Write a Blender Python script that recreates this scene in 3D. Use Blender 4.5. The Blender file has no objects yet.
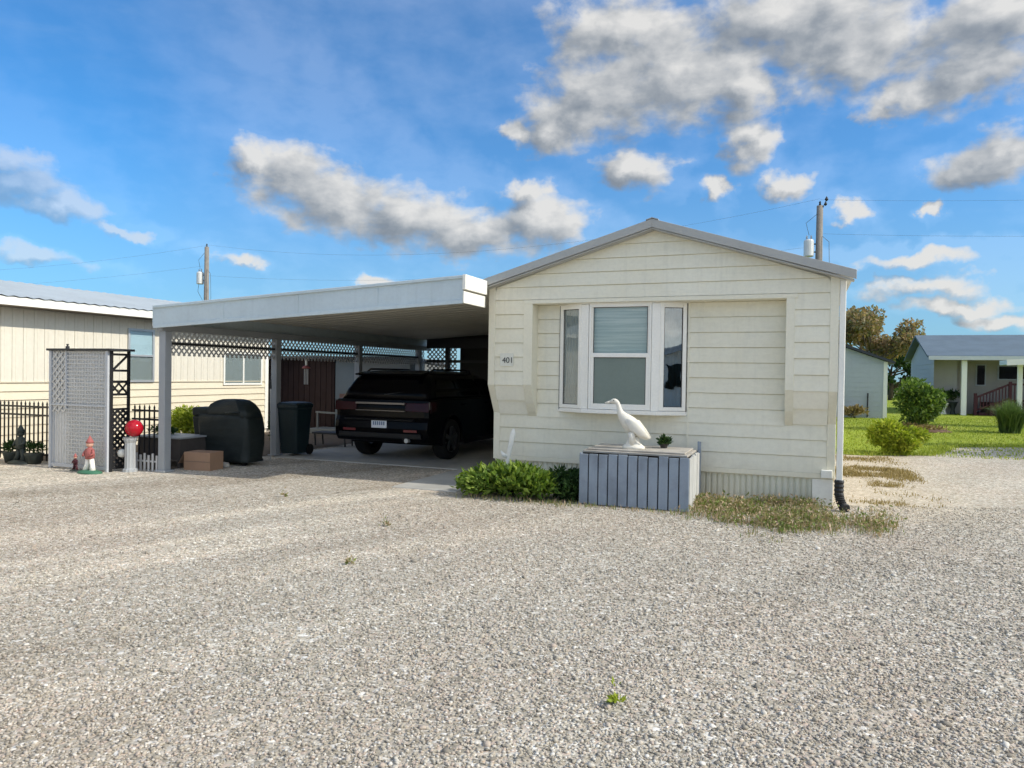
import bpy, math, random
import numpy as np
from mathutils import Vector, Matrix
random.seed(7); rng = np.random.default_rng(7)
S = bpy.context.scene
col = S.collection
PI = math.pi

# ------------------------------------------------------------------ helpers
class MB:
    """collects shapes and links them as ONE mesh object"""
    def __init__(s): s.v = []; s.f = []
    def add(s, vs, fs):
        n = len(s.v); s.v += [tuple(p) for p in vs]; s.f += [tuple(i + n for i in q) for q in fs]; return s
    def box(s, x0, x1, y0, y1, z0, z1):
        return s.add([(x0,y0,z0),(x1,y0,z0),(x1,y1,z0),(x0,y1,z0),(x0,y0,z1),(x1,y0,z1),(x1,y1,z1),(x0,y1,z1)],
                     [(3,2,1,0),(4,5,6,7),(0,1,5,4),(1,2,6,5),(2,3,7,6),(3,0,4,7)])
    def obox(s, c, ax, ay, az):
        c, ax, ay, az = map(Vector, (c, ax, ay, az))
        vs = [c + ax*i + ay*j + az*k for k in (-1,1) for i, j in ((-1,-1),(1,-1),(1,1),(-1,1))]
        return s.add(vs, [(3,2,1,0),(4,5,6,7),(0,1,5,4),(1,2,6,5),(2,3,7,6),(3,0,4,7)])
    def bar(s, a, b, w, t, n=(0,-1,0)):
        a, b, n = Vector(a), Vector(b), Vector(n).normalized()
        d = b - a; u = d.normalized(); side = u.cross(n).normalized(); n2 = side.cross(u).normalized()
        return s.obox((a+b)/2, d/2, side*w/2, n2*t/2)
    def pbox(s, p0, p1, s0, s1, z0, z1, t0, t1):
        """box on the vertical plane through plan points p0,p1; t is outward (to the right-hand side of p0->p1)"""
        p0, p1 = Vector((*p0,0)), Vector((*p1,0)); u = (p1-p0).normalized(); n = Vector((u.y,-u.x,0))
        c = p0 + u*(s0+s1)/2 + n*(t0+t1)/2 + Vector((0,0,(z0+z1)/2))
        return s.obox(c, u*(s1-s0)/2, n*(t1-t0)/2, Vector((0,0,(z1-z0)/2)))
    def quad(s, *p): return s.add(p, [tuple(range(len(p)))])
    def prism(s, poly, d):
        d = Vector(d); n = len(poly); a = [Vector(p) for p in poly]
        return s.add(a + [p+d for p in a], [tuple(range(n))[::-1], tuple(range(n,2*n))] + [(i,(i+1)%n,(i+1)%n+n,i+n) for i in range(n)])
    def loft(s, rings, cap=True):
        n = len(rings[0]); vs = [p for r in rings for p in r]; fs = []
        for k in range(len(rings)-1):
            for i in range(n):
                j = (i+1)%n; fs.append((k*n+i, k*n+j, (k+1)*n+j, (k+1)*n+i))
        if cap: fs.append(tuple(range(n))[::-1]); fs.append(tuple(range((len(rings)-1)*n, len(rings)*n)))
        return s.add(vs, fs)
    def tube(s, path, r, n=8, flat=1.0, ref=None, cap=True):
        path = [Vector(p) for p in path]; rs = r if isinstance(r, (list,tuple)) else [r]*len(path); rings = []; prev = None
        for i, p in enumerate(path):
            t = (path[min(i+1,len(path)-1)] - path[max(i-1,0)]).normalized()
            a = Vector(ref) if ref else (prev if prev else (Vector((0,0,1)) if abs(t.z) < .9 else Vector((1,0,0))))
            a = (a - t*a.dot(t)).normalized(); b = t.cross(a); prev = a
            rings.append([p + a*math.cos(2*PI*k/n)*rs[i] + b*math.sin(2*PI*k/n)*rs[i]*flat for k in range(n)])
        return s.loft(rings, cap)
    def lathe(s, c, prof, n=20, sx=1, sy=1):
        c = Vector(c)
        return s.loft([[c + Vector((math.cos(2*PI*k/n)*r*sx, math.sin(2*PI*k/n)*r*sy, z)) for k in range(n)] for r, z in prof])
    def build(s, name, m, parent=None, smooth=False, bevel=0, sub=0, local=False, loc=None):
        me = bpy.data.meshes.new(name)
        off = Vector((0,0,0))
        if not local and parent is not None: off = world_loc(parent)
        if loc is not None and parent is None: off = Vector(loc)
        me.from_pydata([tuple(Vector(p)-off) for p in s.v], [], s.f)
        me.materials.append(m); me.update()
        o = bpy.data.objects.new(name, me); col.objects.link(o)
        if parent is not None: o.parent = parent
        else: o.location = off
        if smooth: me.polygons.foreach_set('use_smooth', [True]*len(me.polygons))
        if bevel:
            b = o.modifiers.new('bevel','BEVEL'); b.width = bevel; b.segments = 2; b.limit_method = 'ANGLE'; b.angle_limit = math.radians(40)
        if sub:
            d = o.modifiers.new('sub','SUBSURF'); d.levels = sub; d.render_levels = sub
        return o
def world_loc(o):
    v = Vector((0,0,0))
    while o is not None: v = v + o.location; o = o.parent
    return v
def tag(o, label=None, cat=None, group=None, kind=None):
    if label: o['label'] = label
    if cat: o['category'] = cat
    if group: o['group'] = group
    if kind: o['kind'] = kind
    return o
def thing(name, label, cat, loc=(0,0,0), group=None, rz=0):
    o = bpy.data.objects.new(name, None); col.objects.link(o); o.location = loc; o.rotation_euler = (0,0,rz)
    o.empty_display_size = .2
    return tag(o, label, cat, group)
def np_mesh(name, verts, faces, m, loc=(0,0,0), parent=None, smooth=False):
    """fast mesh from arrays (faces all the same size)"""
    me = bpy.data.meshes.new(name); nv, nf, k = len(verts), len(faces), faces.shape[1]
    me.vertices.add(nv); me.loops.add(nf*k); me.polygons.add(nf)
    me.vertices.foreach_set('co', (verts - np.array(loc)).astype(np.float32).ravel())
    me.loops.foreach_set('vertex_index', faces.astype(np.int32).ravel())
    me.polygons.foreach_set('loop_start', np.arange(0, nf*k, k, dtype=np.int32))
    me.update(calc_edges=True); me.validate()
    if smooth: me.polygons.foreach_set('use_smooth', [True]*nf)
    me.materials.append(m)
    o = bpy.data.objects.new(name, me); col.objects.link(o)
    if parent is not None: o.parent = parent
    else: o.location = loc
    return o

# ------------------------------------------------------------------ materials
class NT:
    def __init__(s, tree): s.t = tree
    def n(s, typ, **kw):
        nd = s.t.nodes.new(typ)
        for k, v in kw.items():
            if k.startswith('i_'):
                key = k[2:]; key = int(key) if key.isdigit() else key
                if hasattr(v, 'is_output'): s.t.links.new(v, nd.inputs[key])
                else: nd.inputs[key].default_value = v
            else: setattr(nd, k, v)
        return nd
    def math(s, op, a, b=0, c=None, clamp=False):
        nd = s.t.nodes.new('ShaderNodeMath'); nd.operation = op; nd.use_clamp = clamp
        for i, x in enumerate((a, b) if c is None else (a, b, c)):
            if hasattr(x, 'is_output'): s.t.links.new(x, nd.inputs[i])
            else: nd.inputs[i].default_value = x
        return nd.outputs[0]
    def noise(s, vec, scale, detail=4, rough=.55, dist=0, out=0):
        nd = s.n('ShaderNodeTexNoise'); nd.inputs['Scale'].default_value = scale; nd.inputs['Detail'].default_value = detail
        nd.inputs['Roughness'].default_value = rough; nd.inputs['Distortion'].default_value = dist
        if vec is not None: s.t.links.new(vec, nd.inputs['Vector'])
        return nd.outputs[out]
    def ramp(s, fac, stops, interp='LINEAR'):
        nd = s.t.nodes.new('ShaderNodeValToRGB'); cr = nd.color_ramp; cr.interpolation = interp
        while len(cr.elements) < len(stops): cr.elements.new(.5)
        for e, (p, c) in zip(cr.elements, stops):
            e.position = p; e.color = (*c, 1) if len(c) == 3 else c
        s.t.links.new(fac, nd.inputs[0]); return nd.outputs[0]
    def mix(s, fac, a, b, typ='MIX'):
        nd = s.t.nodes.new('ShaderNodeMix'); nd.data_type = 'RGBA'; nd.blend_type = typ
        for i, x in ((0, fac), (6, a), (7, b)):
            if hasattr(x, 'is_output'): s.t.links.new(x, nd.inputs[i])
            else: nd.inputs[i].default_value = x if i == 0 else ((*x, 1) if len(x) == 3 else x)
        return nd.outputs[2]
    def smooth(s, x, a, b):
        nd = s.t.nodes.new('ShaderNodeMapRange'); nd.interpolation_type = 'SMOOTHSTEP'
        s.t.links.new(x, nd.inputs[0]); nd.inputs[1].default_value = a; nd.inputs[2].default_value = b
        return nd.outputs[0]
    def scalevec(s, vec, sc, rot=(0,0,0)):
        nd = s.n('ShaderNodeMapping'); nd.inputs['Scale'].default_value = sc; nd.inputs['Rotation'].default_value = rot
        s.t.links.new(vec, nd.inputs['Vector']); return nd.outputs[0]
def new_mat(name):
    m = bpy.data.materials.new(name); m.use_nodes = True; t = m.node_tree
    bs = t.nodes['Principled BSDF']; nt = NT(t); nt.bs = bs; nt.out = t.nodes['Material Output']
    nt.pos = nt.n('ShaderNodeNewGeometry').outputs['Position']
    return m, nt
def mat(name, c, rough=.6, var=.12, scale=1.6, bump=0.0, bscale=60, metal=0, spec=.4, fine=.06, tint=None, streak=0, wave=0, splash=0):
    """painted / plain surface: broad stains + fine mottling, optional vertical dirt streaks and fine bump"""
    m, nt = new_mat(name)
    a = nt.noise(nt.pos, scale, 5, .6); b = nt.noise(nt.pos, scale*22, 3, .6)
    d = tint or tuple(x*.72 for x in c)
    c1 = nt.mix(nt.math('MULTIPLY', nt.smooth(a, .35, .75), var*2.2, clamp=True), c, d)
    c2 = nt.mix(nt.math('MULTIPLY', nt.smooth(b, .35, .7), fine*2, clamp=True), c1, tuple(x*.6 for x in c))
    if streak:
        sv = nt.noise(nt.scalevec(nt.pos, (14,14,.7)), 1, 4, .6)
        c2 = nt.mix(nt.math('MULTIPLY', nt.smooth(sv, .5, .8), streak, clamp=True), c2, tuple(x*.55 for x in c))
    if splash:                                           # mud thrown up by rain
        zz = nt.n('ShaderNodeSeparateXYZ'); nt.t.links.new(nt.pos, zz.inputs[0])
        zs_ = nt.smooth(nt.math('ADD', zz.outputs[2], nt.math('MULTIPLY', nt.noise(nt.pos, 5, 5, .65), .5)), .95, .15)
        c2 = nt.mix(nt.math('MULTIPLY', zs_, splash), c2, (.36,.30,.21))
    nt.t.links.new(c2, nt.bs.inputs['Base Color'])
    r = nt.math('ADD', nt.math('MULTIPLY', a, .25), rough-.12); nt.t.links.new(r, nt.bs.inputs['Roughness'])
    nt.bs.inputs['Metallic'].default_value = metal; nt.bs.inputs['Specular IOR Level'].default_value = spec
    if bump:
        bn = nt.n('ShaderNodeBump'); bn.inputs['Strength'].default_value = bump; bn.inputs['Distance'].default_value = .01
        nt.t.links.new(nt.noise(nt.pos, bscale, 4, .6), bn.inputs['Height']); nt.t.links.new(bn.outputs[0], nt.bs.inputs['Normal'])
        if wave:                                         # slightly buckled sheet metal / vinyl
            b2 = nt.n('ShaderNodeBump'); b2.inputs['Strength'].default_value = wave; b2.inputs['Distance'].default_value = .03
            nt.t.links.new(nt.noise(nt.scalevec(nt.pos, (1.1,1.1,3.2)), 1.6, 3, .5), b2.inputs['Height']); nt.t.links.new(b2.outputs[0], bn.inputs['Normal'])
    return m
def leaf_mat(name, stops, rough=.55, trans=.35):
    m, nt = new_mat(name)
    rnd = nt.n('ShaderNodeNewGeometry').outputs['Random Per Island']
    big = nt.noise(nt.pos, 2.2, 3)
    f = nt.math('ADD', nt.math('MULTIPLY', rnd, .65), nt.math('MULTIPLY', big, .4), clamp=True)
    c = nt.ramp(f, stops)
    nt.t.links.new(c, nt.bs.inputs['Base Color']); nt.bs.inputs['Roughness'].default_value = rough
    nt.bs.inputs['Specular IOR Level'].default_value = .3
    tr = nt.n('ShaderNodeBsdfTranslucent'); nt.t.links.new(nt.mix(1, c, (1.0,1.1,.55), 'MULTIPLY'), tr.inputs[0])
    mx = nt.n('ShaderNodeMixShader'); mx.inputs[0].default_value = trans
    nt.t.links.new(nt.bs.outputs[0], mx.inputs[1]); nt.t.links.new(tr.outputs[0], mx.inputs[2])
    nt.t.links.new(mx.outputs[0], nt.out.inputs[0]); return m
def glass_mat(name, tint=(.8,.88,.86), refl=1.0, mirror=(1,1,1), f0=.0):
    m, nt = new_mat(name)
    tr = nt.n('ShaderNodeBsdfTransparent'); tr.inputs[0].default_value = (*tint,1)
    gl = nt.n('ShaderNodeBsdfGlossy'); gl.inputs['Roughness'].default_value = .015; gl.inputs[0].default_value = (*mirror,1)
    lw = nt.n('ShaderNodeLayerWeight'); lw.inputs[0].default_value = .5
    fr = nt.math('ADD', .045, nt.math('MULTIPLY', nt.math('POWER', lw.outputs['Facing'], 5), .95))
    bn = nt.n('ShaderNodeBump'); bn.inputs['Strength'].default_value = .06; bn.inputs['Distance'].default_value = .02
    nt.t.links.new(nt.noise(nt.pos, 2.5, 2), bn.inputs['Height']); nt.t.links.new(bn.outputs[0], gl.inputs['Normal'])
    mx = nt.n('ShaderNodeMixShader'); nt.t.links.new(nt.math('ADD', nt.math('MULTIPLY', fr, refl), f0, clamp=True), mx.inputs[0])
    nt.t.links.new(tr.outputs[0], mx.inputs[1]); nt.t.links.new(gl.outputs[0], mx.inputs[2])
    nt.t.links.new(mx.outputs[0], nt.out.inputs[0]); nt.t.nodes.remove(nt.bs); return m

M = {}
CREAM = (.83,.795,.655)
M['siding'] = mat('siding', CREAM, .5, .20, .9, .05, 90, tint=(.73,.67,.49), streak=.18, wave=.5, splash=.45)
M['slope'] = mat('siding_underside_lightened', (.89,.86,.73), .55, .12, .9, .05, 90)  # siding colour lightened to offset the shade on the wing slopes
M['trim'] = mat('cream_trim', (.82,.78,.63), .5, .14, 1.2, tint=(.66,.60,.45), streak=.08)
M['white'] = mat('white_paint', (.90,.88,.80), .45, .10, 1.5, streak=.06)
M['vinyl'] = mat('white_vinyl', (.92,.89,.81), .4, .08, 2)
M['skirt'] = mat('skirting', (.82,.82,.69), .5, .22, 1.4, tint=(.52,.50,.38), streak=.16, splash=.4)
M['rake'] = mat('grey_metal_trim', (.42,.42,.40), .45, .12, 2, streak=.08)
M['roofmetal'] = mat('roof_metal', (.46,.47,.48), .5, .2, .8, metal=.1)
M['fascia'] = mat('carport_fascia', (.56,.645,.68), .42, .18, 1.0, .05, 60, streak=.22, wave=.4)
M['soffit'] = mat('carport_pans', (.62,.60,.52), .5, .15, .8)
M['postgrey'] = mat('post_grey', (.34,.36,.38), .5, .15, 3)
M['rail'] = mat('dark_rail', (.035,.037,.04), .6)
M['lattice'] = mat('lattice_grey', (.56,.56,.55), .7, .15, 4)
M['iron'] = mat('black_iron', (.018,.018,.02), .45, .2, 6)
M['slat'] = mat('weathered_slat', (.29,.34,.40), .8, .30, 3, .35, 70, tint=(.16,.18,.21), streak=.30)
M['slat_lit'] = mat('weathered_slat_lit', (.52,.52,.50), .8, .25, 4, .35, 70, streak=.3)  # sunlight on the right side put into a paler copy of the slats
M['lid'] = mat('weathered_ply', (.46,.43,.38), .85, .35, 4, .35, 50, tint=(.25,.23,.2))
M['concrete'] = mat('statue_concrete', (.80,.76,.66), .8, .2, 9, .25, 120, tint=(.6,.56,.48))
M['cover'] = mat('grill_cover_cloth', (.012,.018,.017), .6, .3, 5, .25, 30, wave=1.0)
M['bin'] = mat('bin_plastic', (.010,.024,.028), .5, .2, 5)
M['card'] = mat('cardboard', (.36,.22,.14), .85, .15, 5, .05, 40)
M['cardd'] = mat('cardboard_side', (.24,.16,.11), .85)
M['plaque'] = mat('plaque_grey', (.78,.77,.68), .5)
M['gasket'] = mat('window_gasket', (.05,.045,.04), .7)
M['red'] = mat('red_gloss', (.42,.008,.02), .18, .1, 4)
M['redpaint'] = mat('red_paint', (.40,.12,.11), .65, .3, 20)
M['greenpaint'] = mat('green_paint', (.05,.17,.10), .6)
M['pinkskin'] = mat('painted_face', (.62,.36,.27), .6)
M['bronze'] = mat('dark_statue', (.035,.045,.04), .6, .3, 9)
M['timber'] = mat('dark_timber', (.07,.06,.055), .8, .3, 4, .2, 60)
M['nbwall'] = mat('neighbour_panel', (.74,.69,.575), .6, .10, .7, streak=.10)
M['nbsiding'] = mat('neighbour_siding', (.76,.68,.52), .6, .10, .7)
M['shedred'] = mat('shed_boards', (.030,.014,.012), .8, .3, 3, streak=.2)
M['door'] = mat('grey_door', (.13,.165,.19), .5, .15, 2)
M['doorlow'] = mat('brown_panel', (.16,.09,.075), .6)
M['wallgrey'] = mat('grey_wall', (.19,.20,.195), .7, .15, 1)
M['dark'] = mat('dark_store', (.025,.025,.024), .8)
M['pole'] = mat('pole_wood', (.26,.235,.205), .85, .3, 3, .3, 40, streak=.3)
M['steel'] = mat('galvanised', (.50,.52,.53), .4, .15, 6, metal=.4)
M['transf'] = mat('transformer_grey', (.74,.75,.75), .4)
M['wire'] = mat('wire', (.12,.13,.14), .6)
M['hose'] = mat('black_hose', (.02,.02,.02), .5)
M['blueshed'] = mat('blue_grey_siding', (.47,.51,.54), .6, .1, .8, streak=.1)
M['hwall'] = mat('house_grey_siding', (.44,.47,.51), .6, .1, .8)
M['hporch'] = mat('porch_wall', (.40,.38,.35), .7)
M['shingle'] = mat('blue_grey_shingle', (.12,.165,.205), .8, .25, 1.2, .3, 30)
M['darkroof'] = mat('dark_roof', (.05,.055,.065), .7)
M['maroon'] = mat('maroon_paint', (.06,.010,.017), .6)
M['bark'] = mat('bark', (.11,.085,.065), .9, .3, 6, .4, 40)
M['mulch'] = mat('mulch', (.15,.09,.06), .95, .4, 5, .5, 40)
M['car'] = mat('car_paint', (.002,.002,.003), .22, .1, 4, fine=0, spec=.12)
M['carp'] = mat('car_plastic', (.005,.005,.0055), .55)
M['chrome'] = mat('chrome', (.20,.19,.19), .32, metal=1)
M['tyre'] = mat('tyre', (.006,.006,.006), .85)
M['reflector'] = mat('reflector', (.16,.02,.025), .3)
M['rim'] = mat('alloy', (.14,.14,.145), .4, metal=.8)
M['tail'] = mat('tail_lens', (.035,.003,.004), .2, spec=.25)
M['carglass'] = mat('car_glass', (.002,.002,.003), .08, fine=0, spec=.14)
M['plate'] = mat('plate_white', (.72,.76,.82), .4)
M['plateink'] = mat('plate_ink', (.16,.22,.34), .5)
M['ink'] = mat('number_black', (.05,.055,.05), .6)
M['blind'] = mat('blind_slats', (.86,.90,.88), .6, .05, 3)
M['blind'] = mat('blind_slats', (.86,.90,.88), .6, .05, 3)
_m, _n = M['blind'], NT(M['blind'].node_tree); _b = _m.node_tree.nodes['Principled BSDF']; _p = _n.n('ShaderNodeNewGeometry').outputs['Position']
_m.node_tree.links.new(_n.mix(_n.smooth(_n.noise(_n.scalevec(_p, (1.2,1,34)), 1, 4, .6), .3, .7), (.90,.93,.91), (.60,.68,.67)), _b.inputs['Base Color'])
M['screen'] = mat('window_screen', (.20,.245,.215), .7, .12, 1.5)
M['nbblind'] = mat('pale_blind', (.62,.76,.80), .6)
M['nbscreen'] = mat('pale_screen', (.36,.38,.36), .7)
M['curtain'] = mat('curtain', (.30,.32,.31), .8, .2, 6)
M['room'] = mat('dark_room', (.02,.03,.033), .8)
M['soil'] = mat('soil', (.10,.075,.055), .95, .3, 3, .4, 40)
M['glass'] = glass_mat('window_glass', (.97,.99,.985), .9, f0=.0)
M['glassr'] = glass_mat('side_glass', (.5,.62,.66), 1.3, f0=.16)
M['nbglass'] = glass_mat('neighbour_glass', (.9,.93,.94), 1.0, f0=.03)
M['lf_bright'] = leaf_mat('leaves_bright', [(0,(.03,.07,.012)),(.4,(.11,.19,.025)),(.75,(.24,.33,.05)),(1,(.38,.46,.12))])
M['lf_dark'] = leaf_mat('leaves_dark', [(0,(.012,.03,.010)),(.5,(.03,.07,.02)),(1,(.07,.13,.035))])
M['lf_yellow'] = leaf_mat('leaves_yellow', [(0,(.10,.16,.015)),(.5,(.30,.37,.03)),(1,(.58,.58,.09))])
M['lf_round'] = leaf_mat('leaves_round', [(0,(.03,.065,.022)),(.5,(.10,.175,.04)),(1,(.32,.41,.08))])
M['lf_autumn'] = leaf_mat('leaves_autumn', [(0,(.15,.16,.09)),(.35,(.26,.24,.13)),(.7,(.42,.28,.16)),(1,(.52,.36,.22))])
M['lf_weed'] = leaf_mat('weed_blades', [(0,(.09,.17,.025)),(.42,(.22,.26,.07)),(.6,(.42,.31,.20)),(1,(.56,.42,.30))], trans=.25)
M['lf_grass'] = leaf_mat('grass_blades', [(0,(.16,.21,.03)),(.5,(.30,.36,.045)),(1,(.48,.48,.10))], trans=.3)
M['lf_dry'] = leaf_mat('dry_blades', [(0,(.16,.13,.05)),(.5,(.30,.22,.09)),(1,(.46,.36,.18))], trans=.25)
M['lf_orn'] = leaf_mat('ornamental_blades', [(0,(.05,.09,.03)),(.5,(.12,.19,.06)),(1,(.24,.30,.12))])

GRAVEL_STOPS = [(0,(.22,.20,.165)),(.10,(.34,.31,.25)),(.3,(.46,.415,.335)),(.5,(.53,.48,.39)),(.62,(.55,.45,.37)),(.75,(.58,.535,.455)),(.9,(.66,.625,.55)),(1,(.86,.83,.76))]
def gravel_tone(nt, c):
    c = nt.mix(1, c, (.905,.905,.90), "MULTIPLY")
    """broad colour drift of the lot: pinkish and grey areas and pale wheel tracks sweeping towards the carport"""
    big = nt.noise(nt.pos, .35, 4, .6); c = nt.mix(nt.math('MULTIPLY', nt.smooth(big, .4, .7), .35), c, nt.mix(1, c, (1.06,.95,.89), 'MULTIPLY'))
    # wheel tracks: bands running from the lot up to the carport, strongest on the left
    trv = nt.scalevec(nt.scalevec(nt.pos, (1,1,1), (0,0,.42)), (1.15,.10,1)); tr = nt.noise(trv, 1, 3, .5)
    sx = nt.n('ShaderNodeSeparateXYZ'); nt.t.links.new(nt.pos, sx.inputs[0]); lft = nt.math('ADD', .16, nt.math('MULTIPLY', nt.smooth(sx.outputs[0], -1.5, -6), .60))
    c = nt.mix(nt.math('MULTIPLY', nt.smooth(tr, .50, .64), lft), c, nt.mix(1, c, (1.36,1.35,1.33), 'MULTIPLY'))
    c = nt.mix(nt.math('MULTIPLY', nt.smooth(tr, .48, .34), lft), c, nt.mix(1, c, (.74,.715,.68), 'MULTIPLY'))
    return c
def gravel_mat():
    m, nt = new_mat('gravel')
    warp = nt.n('ShaderNodeVectorMath', operation='ADD'); nt.t.links.new(nt.pos, warp.inputs[0])
    ws = nt.n('ShaderNodeVectorMath', operation='SCALE'); nt.t.links.new(nt.noise(nt.pos, 40, 2, out=1), ws.inputs[0]); ws.inputs['Scale'].default_value = .012
    nt.t.links.new(ws.outputs[0], warp.inputs[1])
    vs = []
    for sc in (50, 33):
        v = nt.n('ShaderNodeTexVoronoi'); v.inputs['Scale'].default_value = sc; v.inputs['Randomness'].default_value = 1
        nt.t.links.new(warp.outputs[0], v.inputs['Vector'])
        g = nt.n('ShaderNodeSeparateColor'); nt.t.links.new(v.outputs['Color'], g.inputs[0])
        vs.append((v.outputs['Distance'], g.outputs[0], g.outputs[1]))
    pick = nt.math('GREATER_THAN', vs[1][2], .66)           # some cells belong to a larger stone
    val = nt.math('ADD', nt.math('MULTIPLY', vs[1][1], pick), nt.math('MULTIPLY', vs[0][1], nt.math('SUBTRACT', 1, pick)))
    dist = nt.math('ADD', nt.math('MULTIPLY', nt.math('MULTIPLY', vs[1][0], .9), pick), nt.math('MULTIPLY', vs[0][0], nt.math('SUBTRACT', 1, pick)))
    c = nt.ramp(val, GRAVEL_STOPS)
    c = nt.mix(nt.math('MULTIPLY', nt.smooth(dist, .45, .8), .38), c, (.18,.165,.145))  # crevice darkness between stones put into the colour
    clump = nt.noise(nt.pos, 9, 4, .65); c = nt.mix(nt.math('MULTIPLY', nt.smooth(clump, .55, .75), .35), c, nt.mix(1, c, (.62,.6,.58), 'MULTIPLY'))
    for sc_, k_ in ((13,.45),(5.5,.30),(1.6,.20)):      # patches of darker fines and paler washed stone
        pn_ = nt.noise(nt.pos, sc_, 5, .7); c = nt.mix(nt.math('MULTIPLY', nt.smooth(pn_, .52, .70), k_), c, nt.mix(1, c, (.60,.575,.53), 'MULTIPLY')); c = nt.mix(nt.math('MULTIPLY', nt.smooth(pn_, .48, .30), k_), c, nt.mix(1, c, (1.34,1.31,1.27), 'MULTIPLY'))
    c = gravel_tone(nt, c)
    # sandy, washed-out ground by the right-hand corner of the home
    sx = nt.n('ShaderNodeSeparateXYZ'); nt.t.links.new(nt.pos, sx.inputs[0])
    wob = nt.noise(nt.pos, .9, 4)
    sand = nt.math('MULTIPLY', nt.smooth(nt.math('ADD', sx.outputs[1], nt.math('MULTIPLY', wob, 3)), 10.0, 11.8),
                   nt.math('MULTIPLY', nt.smooth(nt.math('ADD', sx.outputs[0], wob), .6, 1.1), nt.smooth(nt.math('ADD', sx.outputs[0], nt.math('MULTIPLY', wob, 2)), 3.6, 2.0)))
    c = nt.mix(nt.math('MULTIPLY', sand, .36), c, nt.mix(nt.noise(nt.pos, 14, 4), (.40,.31,.20), (.62,.52,.40)))
    nt.t.links.new(c, nt.bs.inputs['Base Color']); nt.bs.inputs['Roughness'].default_value = .9; nt.bs.inputs['Specular IOR Level'].default_value = .2
    bn = nt.n('ShaderNodeBump'); bn.inputs['Strength'].default_value = .55; bn.inputs['Distance'].default_value = .011; bn.invert = True
    nt.t.links.new(dist, bn.inputs['Height']); nt.t.links.new(bn.outputs[0], nt.bs.inputs['Normal'])
    return m
def stone_mat():
    m, nt = new_mat('loose_stone')
    r = nt.n('ShaderNodeNewGeometry').outputs['Random Per Island']
    c = nt.ramp(r, GRAVEL_STOPS); c = nt.mix(nt.math('MULTIPLY', nt.noise(nt.pos, 160, 3), .4), c, (.25,.22,.19))
    c = gravel_tone(nt, c)
    nt.t.links.new(c, nt.bs.inputs['Base Color']); nt.bs.inputs['Roughness'].default_value = .85; nt.bs.inputs['Specular IOR Level'].default_value = .25
    return m
def grass_mat(name, a, b, dry):
    m, nt = new_mat(name)
    n1 = nt.noise(nt.pos, .5, 4); n2 = nt.noise(nt.pos, 30, 4, .7); n3 = nt.noise(nt.pos, 2.5, 4)
    c = nt.mix(nt.smooth(n2, .3, .7), a, b); c = nt.mix(nt.math('MULTIPLY', nt.smooth(n1, .5, .75), .5), c, dry)
    c = nt.mix(nt.math('MULTIPLY', nt.smooth(n3, .5, .75), .4), c, tuple(x*.5 for x in a))
    nt.t.links.new(c, nt.bs.inputs['Base Color']); nt.bs.inputs['Roughness'].default_value = .9; nt.bs.inputs['Specular IOR Level'].default_value = .1
    bn = nt.n('ShaderNodeBump'); bn.inputs['Strength'].default_value = .8; bn.inputs['Distance'].default_value = .05
    nt.t.links.new(n2, bn.inputs['Height']); nt.t.links.new(bn.outputs[0], nt.bs.inputs['Normal']); return m
M['gravel'] = gravel_mat(); M['stone'] = stone_mat()
M['lawn'] = grass_mat('lawn', (.20,.26,.03), (.33,.40,.05), (.42,.40,.11))
M['field'] = grass_mat('field', (.13,.15,.05), (.2,.2,.08), (.26,.22,.11))
M['slab'] = mat('slab_concrete', (.50,.49,.45), .85, .3, .9, .25, 60, tint=(.30,.29,.27))

# ------------------------------------------------------------------ ground
def sheet(name, pts, z, m):
    mb = MB(); mb.quad(*[(x,y,z) for x, y in pts]); o = mb.build(name, m); tag(o, kind='structure'); return o
def jag(pts, amp, step=.5):
    out = []
    for i in range(len(pts)):
        a, b = Vector((*pts[i],0)), Vector((*pts[(i+1)%len(pts)],0)); L = (b-a).length; k = max(1, min(60, int(L/step)))
        for j in range(k):
            p = a.lerp(b, j/k); w = amp if j else 0
            out.append((p.x+random.uniform(-w,w), p.y+random.uniform(-w,w)))
    return out
sheet('ground', [(-700,-700),(700,-700),(700,900),(-700,900)], 0, M['field'])
sheet('gravel_lot', [(-60,-45),(60,-45),(60,26),(20,26),(.5,22),(-60,22)], .004, M['gravel'])
sheet('lawn', jag([(-1,17.2),(1.2,17.1),(2.6,17.8),(3.3,20.2),(4.8,21.2),(9,22.2),(45,23.5),(45,75),(-1,75)], .12), .010, M['lawn'])
slab = MB(); slab.box(-9.05,-4.3,11.0,17.4,-.05,.018); slab.box(-5.3,-4.3,8.9,10.99,-.05,.016); tag(slab.build('carport_slab', M['slab'], bevel=.01), kind='structure')
sheet('garden_soil', jag([(-12.9,8.75),(-9.3,8.75),(-9.3,15.8),(-12.9,15.8)], .05), .009, M['soil'])

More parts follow.
